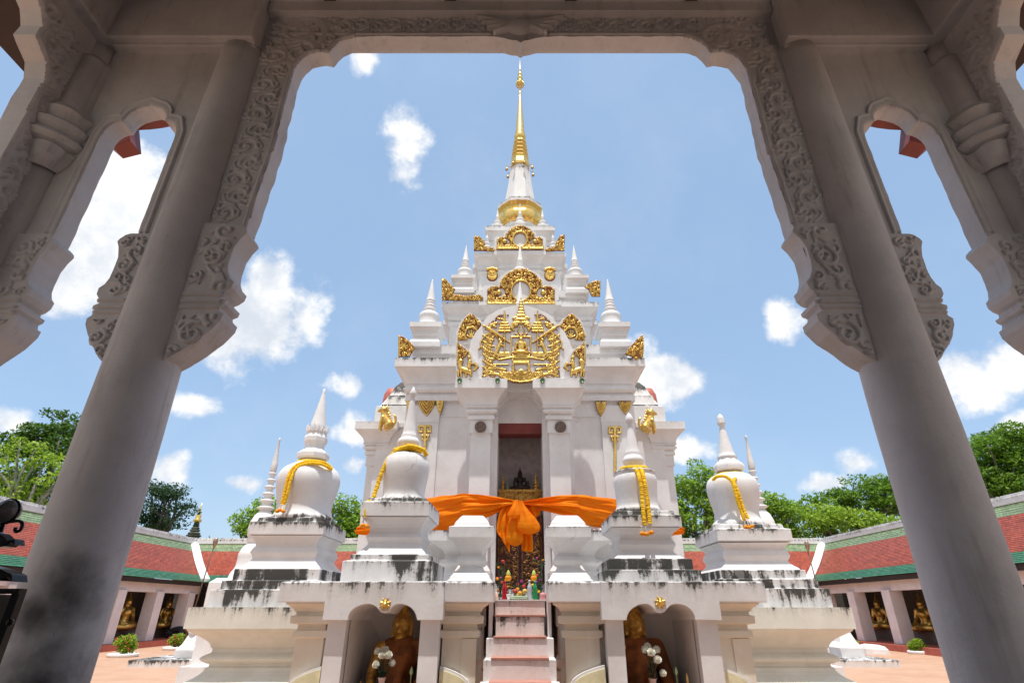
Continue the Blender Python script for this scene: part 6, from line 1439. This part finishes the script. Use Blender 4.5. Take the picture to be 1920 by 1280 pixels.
# ------------------------------------------------------------ crouching person in the left gallery
def person():
    b = Vector((-18.75, 33.6, .26)); o = empty('person', b, 'person crouching low on the gallery floor in dark clothes, head bowed to the right', 'person')
    T = lambda x, y, z: (b.x+x, b.y+y, b.z+z)
    c = lambda pts, rs: ('c', [T(*p) for p in pts], rs)
    mass('body', [c([(-.42, 0, .26), (-.15, 0, .36), (.15, -.02, .38), (.36, -.03, .36)], [.17, .15, .17, .12]), c([(.36, -.03, .36), (.50, -.04, .40)], [.07, .06]), ('e', T(.60, -.05, .42), (.12, .10, .13)), c([(.68, -.12, .42), (.71, -.14, .40)], [.03, .02]),
        c([(-.42, -.12, .24), (-.05, -.18, .10), (.0, -.18, .09)], [.13, .09, .08]), c([(-.42, .12, .24), (-.05, .16, .10)], [.13, .09]), c([(0, -.18, .08), (-.35, -.18, .06), (-.52, -.18, .05)], [.07, .055, .04]), c([(0, .16, .08), (-.35, .16, .06), (-.52, .16, .05)], [.07, .055, .04]),
        c([(.30, -.18, .36), (.34, -.24, .18), (.55, -.26, .05)], [.065, .05, .035]), c([(.30, .14, .36), (.36, .18, .18), (.56, .18, .05)], [.065, .05, .035]), c([(.55, -.26, .05), (.66, -.26, .03)], [.035, .018]), c([(.56, .18, .05), (.67, .18, .03)], [.035, .018])], 'skin', o, .02, 3)
    mass('dark_shirt', [c([(-.30, 0, .30), (-.1, 0, .37), (.15, -.02, .39), (.35, -.03, .37)], [.18, .175, .19, .14]), c([(.30, -.18, .36), (.34, -.24, .20)], [.09, .075]), c([(.30, .14, .36), (.36, .18, .20)], [.09, .075])], 'darkcloth', o, .02, 3)
    mass('dark_trousers', [c([(-.44, 0, .25), (-.28, 0, .30)], [.20, .19]), c([(-.42, -.12, .24), (-.05, -.18, .11)], [.15, .11]), c([(-.42, .12, .24), (-.05, .16, .11)], [.15, .11]), c([(0, -.18, .09), (-.45, -.18, .07)], [.09, .065]), c([(0, .16, .09), (-.45, .16, .07)], [.09, .065])], 'darkcloth', o, .02, 3)
    mass('hair', [('e', T(.585, -.03, .47), (.125, .11, .11)), ('e', T(.52, 0, .43), (.08, .10, .10))], 'hairmat', o, .015, 2)
M['skin'] = simple('skin', (.42, .24, .16), .6); M['darkcloth'] = simple('dark_clothing', (.03, .025, .03), .85); M['hairmat'] = simple('black_hair', (.012, .01, .01), .5)
person()
mb = MB(); mb.box((-18.5, 32.9, .26), (-18.15, 33.5, .34)); mb.build('prayer_cushion', colr('blue_cloth', (.05, .12, .45), .8), cat='cushion', label='small blue cushion on the gallery step beside the crouching person', bevel=.02)
mb = MB(); mb.box((-18.05, 34.2, .26), (-17.95, 34.8, 1.1)); mb.build('red_banner', colr('bright_red_cloth', (.55, .02, .05), .8), cat='banner', label='narrow red cloth hanging by the corner pillar of the left gallery')

# ------------------------------------------------------------ lamps, stones, planters
def lamp(u0, v0, u1, v1, Y, label):
    h, f = P(u0, v0, Y), P(u1, v1, Y); o = empty('street_lamp', (f.x, Y, 0), label, 'lamp', 'thin iron lamp posts')
    x0 = h.x-(f.x-h.x)*.0; bx = f.x; mb = MB(); tube(mb, [(bx, Y, 0), (bx, Y, .5)], .06, 10); tube(mb, [(bx, Y, .5), (h.x-.02, Y, h.z-.22)], [.035, .022], 8); mb.build('post', M['rust'], o)
    mb = MB(); lathe(mb, h.x, Y, spline([(.02, h.z-.26), (.05, h.z-.20), (.085, h.z-.08), (.10, h.z+.04), (.07, h.z+.14), (.005, h.z+.18)], 3), 16); mb.build('lamp_head', M['lampglobe'], o)
lamp(404, 1015, 362, 1132, 25, 'thin rusty lamp post with egg-shaped head rising behind the left corner of the base')
lamp(1513, 1021, 1534, 1085, 25, 'thin rusty lamp post with egg-shaped head rising behind the right corner of the base')
def stone(u, v, Y, s, label, slabw):
    p = P(u, v, Y); o = empty('boundary_stone', (p.x, Y, 0), label, 'stone marker', 'white boundary stones'); mb = MB()
    stack(mb, sq(p.x, Y, .45*s), [(0, .16), (0, .55*s, .4), (-.12, .75*s), (-.22, 1.1*s), (-.25, 1.15*s)], .2, .01); mb.build('stone_base', M['clean'], o, bevel=.02)
    mb = MB(); lathe(mb, p.x, Y, spline([(.22*s, 1.10*s), (.26*s, 1.2*s), (.16*s, 1.32*s), (.20*s, 1.45*s), (.16*s, 1.6*s), (.01, 1.66*s)], 3), 18); mb.build('stone_knob', M['clean'], o)
    mb = MB(); stack(mb, rect(p.x-slabw, p.x+slabw*.8, Y-1.3, Y+1.0), [(0, 0), (0, .20, 1), (-.02, .21, 1)], .3, .01); mb.build('plinth_slab', M['stain'], o)
stone(362, 1200, 21.5, .8, 'white knobbed boundary stone on a low slab left of the base', 1.25)
stone(1588, 1225, 21.5, .9, 'white boundary stone on a low slab right of the base', 1.2)
mb = MB(); pr = P(1640, 1215, 26); stack(mb, rect(pr.x-.55, pr.x+.4, 25.7, 26.4), [(0, 0), (-.03, .18, .2), (-.1, .30), (-.25, .35)], .2, .05); mb.build('white_boulder', M['clean'], cat='boulder', label='flat white painted boulder behind the small bush at the right')
def leaves(cloud, size, name, mat, parent=None, seed=0, **kw):
    """cloud: array (n,3) of leaf positions -> one crown of individually turned leaf faces"""
    g_ = np.random.default_rng(seed); n = len(cloud)
    nrm = g_.normal(size=(n, 3)); nrm[:, 2] = np.abs(nrm[:, 2])+.5; nrm /= np.linalg.norm(nrm, axis=1, keepdims=True)
    t = np.cross(nrm, g_.normal(size=(n, 3))); t /= np.linalg.norm(t, axis=1, keepdims=True); b = np.cross(nrm, t)
    L = size*g_.uniform(.6, 1.3, (n, 1)); w = L*.42
    v = np.stack([cloud-t*L*.5, cloud+b*w*.5, cloud+t*L*.5+nrm*L*.08, cloud-b*w*.5], 1).reshape(-1, 3)
    off = np.array(parent_world(parent)) if parent else np.zeros(3); v = v-off
    me = bpy.data.meshes.new(name); me.vertices.add(4*n); me.vertices.foreach_set('co', v.astype(np.float32).ravel())
    me.loops.add(4*n); me.loops.foreach_set('vertex_index', np.arange(4*n, dtype=np.int32)); me.polygons.add(n); me.polygons.foreach_set('loop_start', np.arange(0, 4*n, 4, dtype=np.int32))
    me.update(calc_edges=True); a = me.attributes.new('tone', 'FLOAT', 'POINT'); a.data.foreach_set('value', np.repeat(g_.uniform(0, 1, n), 4).astype(np.float32)); me.materials.append(M[mat])
    o = bpy.data.objects.new(name, me); COL.objects.link(o); o.parent = parent
    return o
def clumpcloud(c, r, n, g_, shell=.55):
    d = g_.normal(size=(n, 3)); d /= np.linalg.norm(d, axis=1, keepdims=True); q = g_.uniform(shell, 1, (n, 1))**.6
    return np.array(c)+d*q*np.array(r)
def planter(u, v, Y, s, label, flower=None):
    p = P(u, v, Y); o = empty('planter_bush', (p.x, Y, 0), label, 'bush', 'round bushes in low planters'); g_ = np.random.default_rng(int(u))
    mb = MB(); lathe(mb, p.x, Y, [(s*.95, 0), (s*1.0, .10), (s*.9, .13), (s*.85, .08)], 20); mb.build('stone_ring', M['light'], o)
    mb = MB(); 
    for k in range(9): a = k*.7; tube(mb, [(p.x, Y, .05), (p.x+math.cos(a)*s*.5, Y+math.sin(a)*s*.5, s*.9)], .015, 5)
    mb.build('stems', M['bark'], o)
    leaves(np.concatenate([clumpcloud((p.x+g_.uniform(-.35, .35)*s, Y+g_.uniform(-.35, .35)*s, s*.75+g_.uniform(-.2, .3)*s), (s*.55, s*.55, s*.45), 260, g_, .3) for _ in range(9)]), .13*s/.6, 'foliage', 'leafD', o, int(u))
    if flower:
        mb = MB(); [ball(mb, (p.x+g_.uniform(-.6, .6)*s, Y-s*.5+g_.uniform(-.1, .1), s*.8+g_.uniform(-.4, .5)*s), .03, 6, 4) for _ in range(16)]; mb.build('red_blossoms', colr('red_flower', (.6, .03, .04), .7), o)
planter(232, 1222, 24.5, .55, 'round green bush with a few red blossoms in a planter by the smudged column', 1); planter(328, 1212, 28.5, .50, 'round green bush in a planter left of the white boundary stone', 1)
planter(1600, 1220, 27.5, .38, 'small round bush right of the base beside the white boulder'); planter(1725, 1230, 26, .42, 'low dark bush in a planter beside the big right column')
mb = MB(); mb.box((P(170, 1290, 13).x, 12.2, 0), (P(372, 1275, 13).x, 12.6, .12)); mb.build('kerb_strip', M['light'], cat='kerb', label='low white kerb crossing the red paving at the lower left')

# ------------------------------------------------------------ distant temple spire
TS = empty('temple_spire', (-34, 60, 0), 'distant brown tiered temple spire with gilt tip and curling roof finials above the left gallery', 'spire')
x, Y = P(364, 1000, 60).x, 60; zv = lambda v: ZV(v, Y)
mb = MB(); pr = []
for k, (v, h) in enumerate(((1040, 34), (1016, 26), (1012, 22), (1006, 18), (1002, 15), (996, 12.5), (992, 10), (987, 8), (983, 7), (978, 5.5))):
    w = h*.7/F/1.05*Y; pr += [(w*.75, zv(v)), (w, zv(v)+.05), (w, zv(v)+.18)]
lathe(mb, x, Y, pr, 12, False); mb.build('tiered_roof', simple('weathered_brown_tiers', (.13, .14, .10), .8, var=.4, vs=2, bs=6, bd=.1), TS)
mb = MB(); lathe(mb, x, Y, [(.38, zv(978)), (.42, zv(974)), (.25, zv(972)), (.30, zv(967)), (.14, zv(962)), (.10, zv(955)), (.01, zv(941))], 12); mb.build('gilt_tip', M['goldspire'], TS)
for s, u, v in ((-1, 337, 1008), (1, 392, 1003), (1, 385, 1012), (-1, 345, 1013)):
    a = P(u-s*6, v+12, Y); mb = MB(); b = P(u, v, Y); tube(mb, spline([tuple(a), ((a.x+b.x)/2+s*.5, Y, (a.z+b.z)/2-.1), (b.x+s*.25, Y, b.z-.5), tuple(b)], 5), [.22, .20, .18, .16, .15, .14, .13, .12, .10, .09, .08, .07, .06, .05, .04, .02][:16], 6); mb.build('roof_finial', M['bark'], TS)

# ============================================================ trees
def tree(u, vb, Y, blobs, mat, label, lsize=.35, dens=1.0, bark='bark', name='tree', seed=0, trunk=None, limbs=True):
    """blobs: (u, v, half width px, half height px) clump groups measured at depth Y; trunk stands on the ground"""
    base = P(u, vb, Y); base.z = 0; o = empty(name, base, label, 'tree', 'trees beyond the gallery'); g_ = np.random.default_rng(seed); rr = random.Random(seed)
    Zs = Y*.92/F*1.05; pts = []; ends = []
    for (bu, bv, hw, hh) in blobs:
        c = P(bu, bv, Y); rx, rz = hw*Y*1.0/F, hh*Y*1.0/F; ry = (rx+rz)*.5; nsub = max(4, int(hw*hh/110*dens))
        for _ in range(nsub):
            d = Vector((rr.gauss(0, 1), rr.gauss(0, 1), rr.gauss(0, 1))).normalized()*rr.uniform(.35, 1)**.6
            q = (c.x+d.x*rx, Y+rr.uniform(-.3, 1)*ry*.6+d.y*ry, c.z+d.z*rz); cr = rr.uniform(.5, 1.05)*(.55+.018*Y)*.8
            pts.append(clumpcloud(q, (cr*1.3, cr*1.2, cr*.6), int(90*cr*cr/lsize/lsize*.17)+12, g_, .35)); ends.append(q)
    leaves(np.concatenate(pts), lsize, 'crown', mat, o, seed)
    zs = [e[2] for e in ends]; zt_ = max(zs); zlow = min(zs); cx_ = sum(e[0] for e in ends)/len(ends); tr = trunk or (.22+.012*zt_)
    fork = Vector((base.x*.5+cx_*.5, Y+.3, max(2.2, zlow*.7))); mb = MB(); tube(mb, spline([tuple(base), (base.x+.1, Y+.1, fork.z*.5), tuple(fork)], 4), [tr*1.35]+[tr*(1.1-.03*i) for i in range(8)], 10); mb.build('trunk', M[bark], o)
    mb = MB()
    for e in rr.sample(ends, min(len(ends), 16)):
        e = Vector(e); m = fork.lerp(e, .5)+Vector((rr.uniform(-.6, .6), rr.uniform(-.3, .3), rr.uniform(.1, .9))); sp_ = spline([tuple(fork), tuple(m), tuple(e)], 4); tube(mb, sp_, [tr*.45*(1-i/len(sp_))+.02 for i in range(len(sp_))], 6)
    mb.build('limbs', M[bark], o)
tree(95, 1000, 46, [(100, 795, 55, 32), (60, 840, 50, 40), (130, 850, 40, 50), (20, 830, 30, 30), (100, 920, 60, 40), (10, 910, 40, 40), (165, 930, 30, 50)], 'leafB', 'tall dark dense tree at the far left behind the big column', .42, 1.3, seed=1)
tree(40, 1000, 40, [(30, 840, 40, 16), (80, 860, 34, 14), (10, 880, 30, 22), (60, 905, 50, 22), (110, 890, 18, 20), (40, 930, 50, 14)], 'leafD', 'pale tree with bare light grey branches in front of the dark tree at far left', .38, .45, 'barkpale', seed=2, trunk=.3)
tree(300, 1010, 48, [(282, 905, 16, 20), (300, 935, 30, 12), (335, 925, 24, 10), (290, 965, 32, 12), (345, 950, 18, 10), (320, 985, 40, 12), (275, 980, 20, 22)], 'leafE', 'feathery dark tree right of the smudged column', .30, 1.1, seed=3)
tree(475, 1020, 44, [(480, 950, 26, 14), (455, 975, 22, 16), (500, 975, 30, 22), (470, 1000, 34, 18), (530, 985, 30, 35)], 'leafA', 'bright green tree behind the slender left stupa', .32, 1.5, seed=4)
tree(650, 1020, 44, [(645, 955, 36, 22), (625, 985, 30, 24), (680, 970, 28, 26), (660, 1005, 50, 22), (700, 1000, 30, 20)], 'leafA', 'bright green tree between the two stupas left of the temple', .32, 1.7, seed=5)
tree(1300, 1020, 43, [(1310, 880, 16, 14), (1280, 925, 40, 24), (1340, 915, 36, 28), (1255, 970, 30, 40), (1310, 980, 60, 36), (1390, 960, 44, 40)], 'leafA', 'bushy bright tree rising between the two stupas right of the temple', .33, 1.7, seed=6)
tree(1450, 1020, 43, [(1435, 940, 36, 24), (1470, 965, 32, 24), (1440, 1000, 50, 28), (1500, 995, 40, 22)], 'leafA', 'bright green tree behind the slender right stupa', .33, 1.7, seed=7)
tree(1600, 1010, 52, [(1640, 905, 50, 14), (1600, 925, 60, 14), (1560, 945, 60, 16), (1530, 965, 50, 18), (1640, 940, 60, 26), (1700, 930, 50, 34)], 'leafC', 'wide dark umbrella-shaped rain tree beyond the right gallery, left of the big column', .40, 1.7, seed=8)
tree(1570, 1015, 43, [(1570, 965, 40, 16), (1620, 975, 40, 18), (1530, 985, 40, 16), (1590, 1000, 60, 18), (1650, 990, 30, 20)], 'leafD', 'light yellow-green tree in front of the rain tree, just above the right gallery roof', .34, 1.4, seed=9)
tree(1860, 1000, 44, [(1900, 815, 50, 16), (1860, 840, 56, 18), (1830, 865, 50, 20), (1880, 885, 60, 30), (1830, 910, 60, 30), (1930, 900, 60, 60), (1940, 830, 40, 30)], 'leafC', 'tall dark rain tree at the far right behind the big column', .36, 1.9, seed=10)
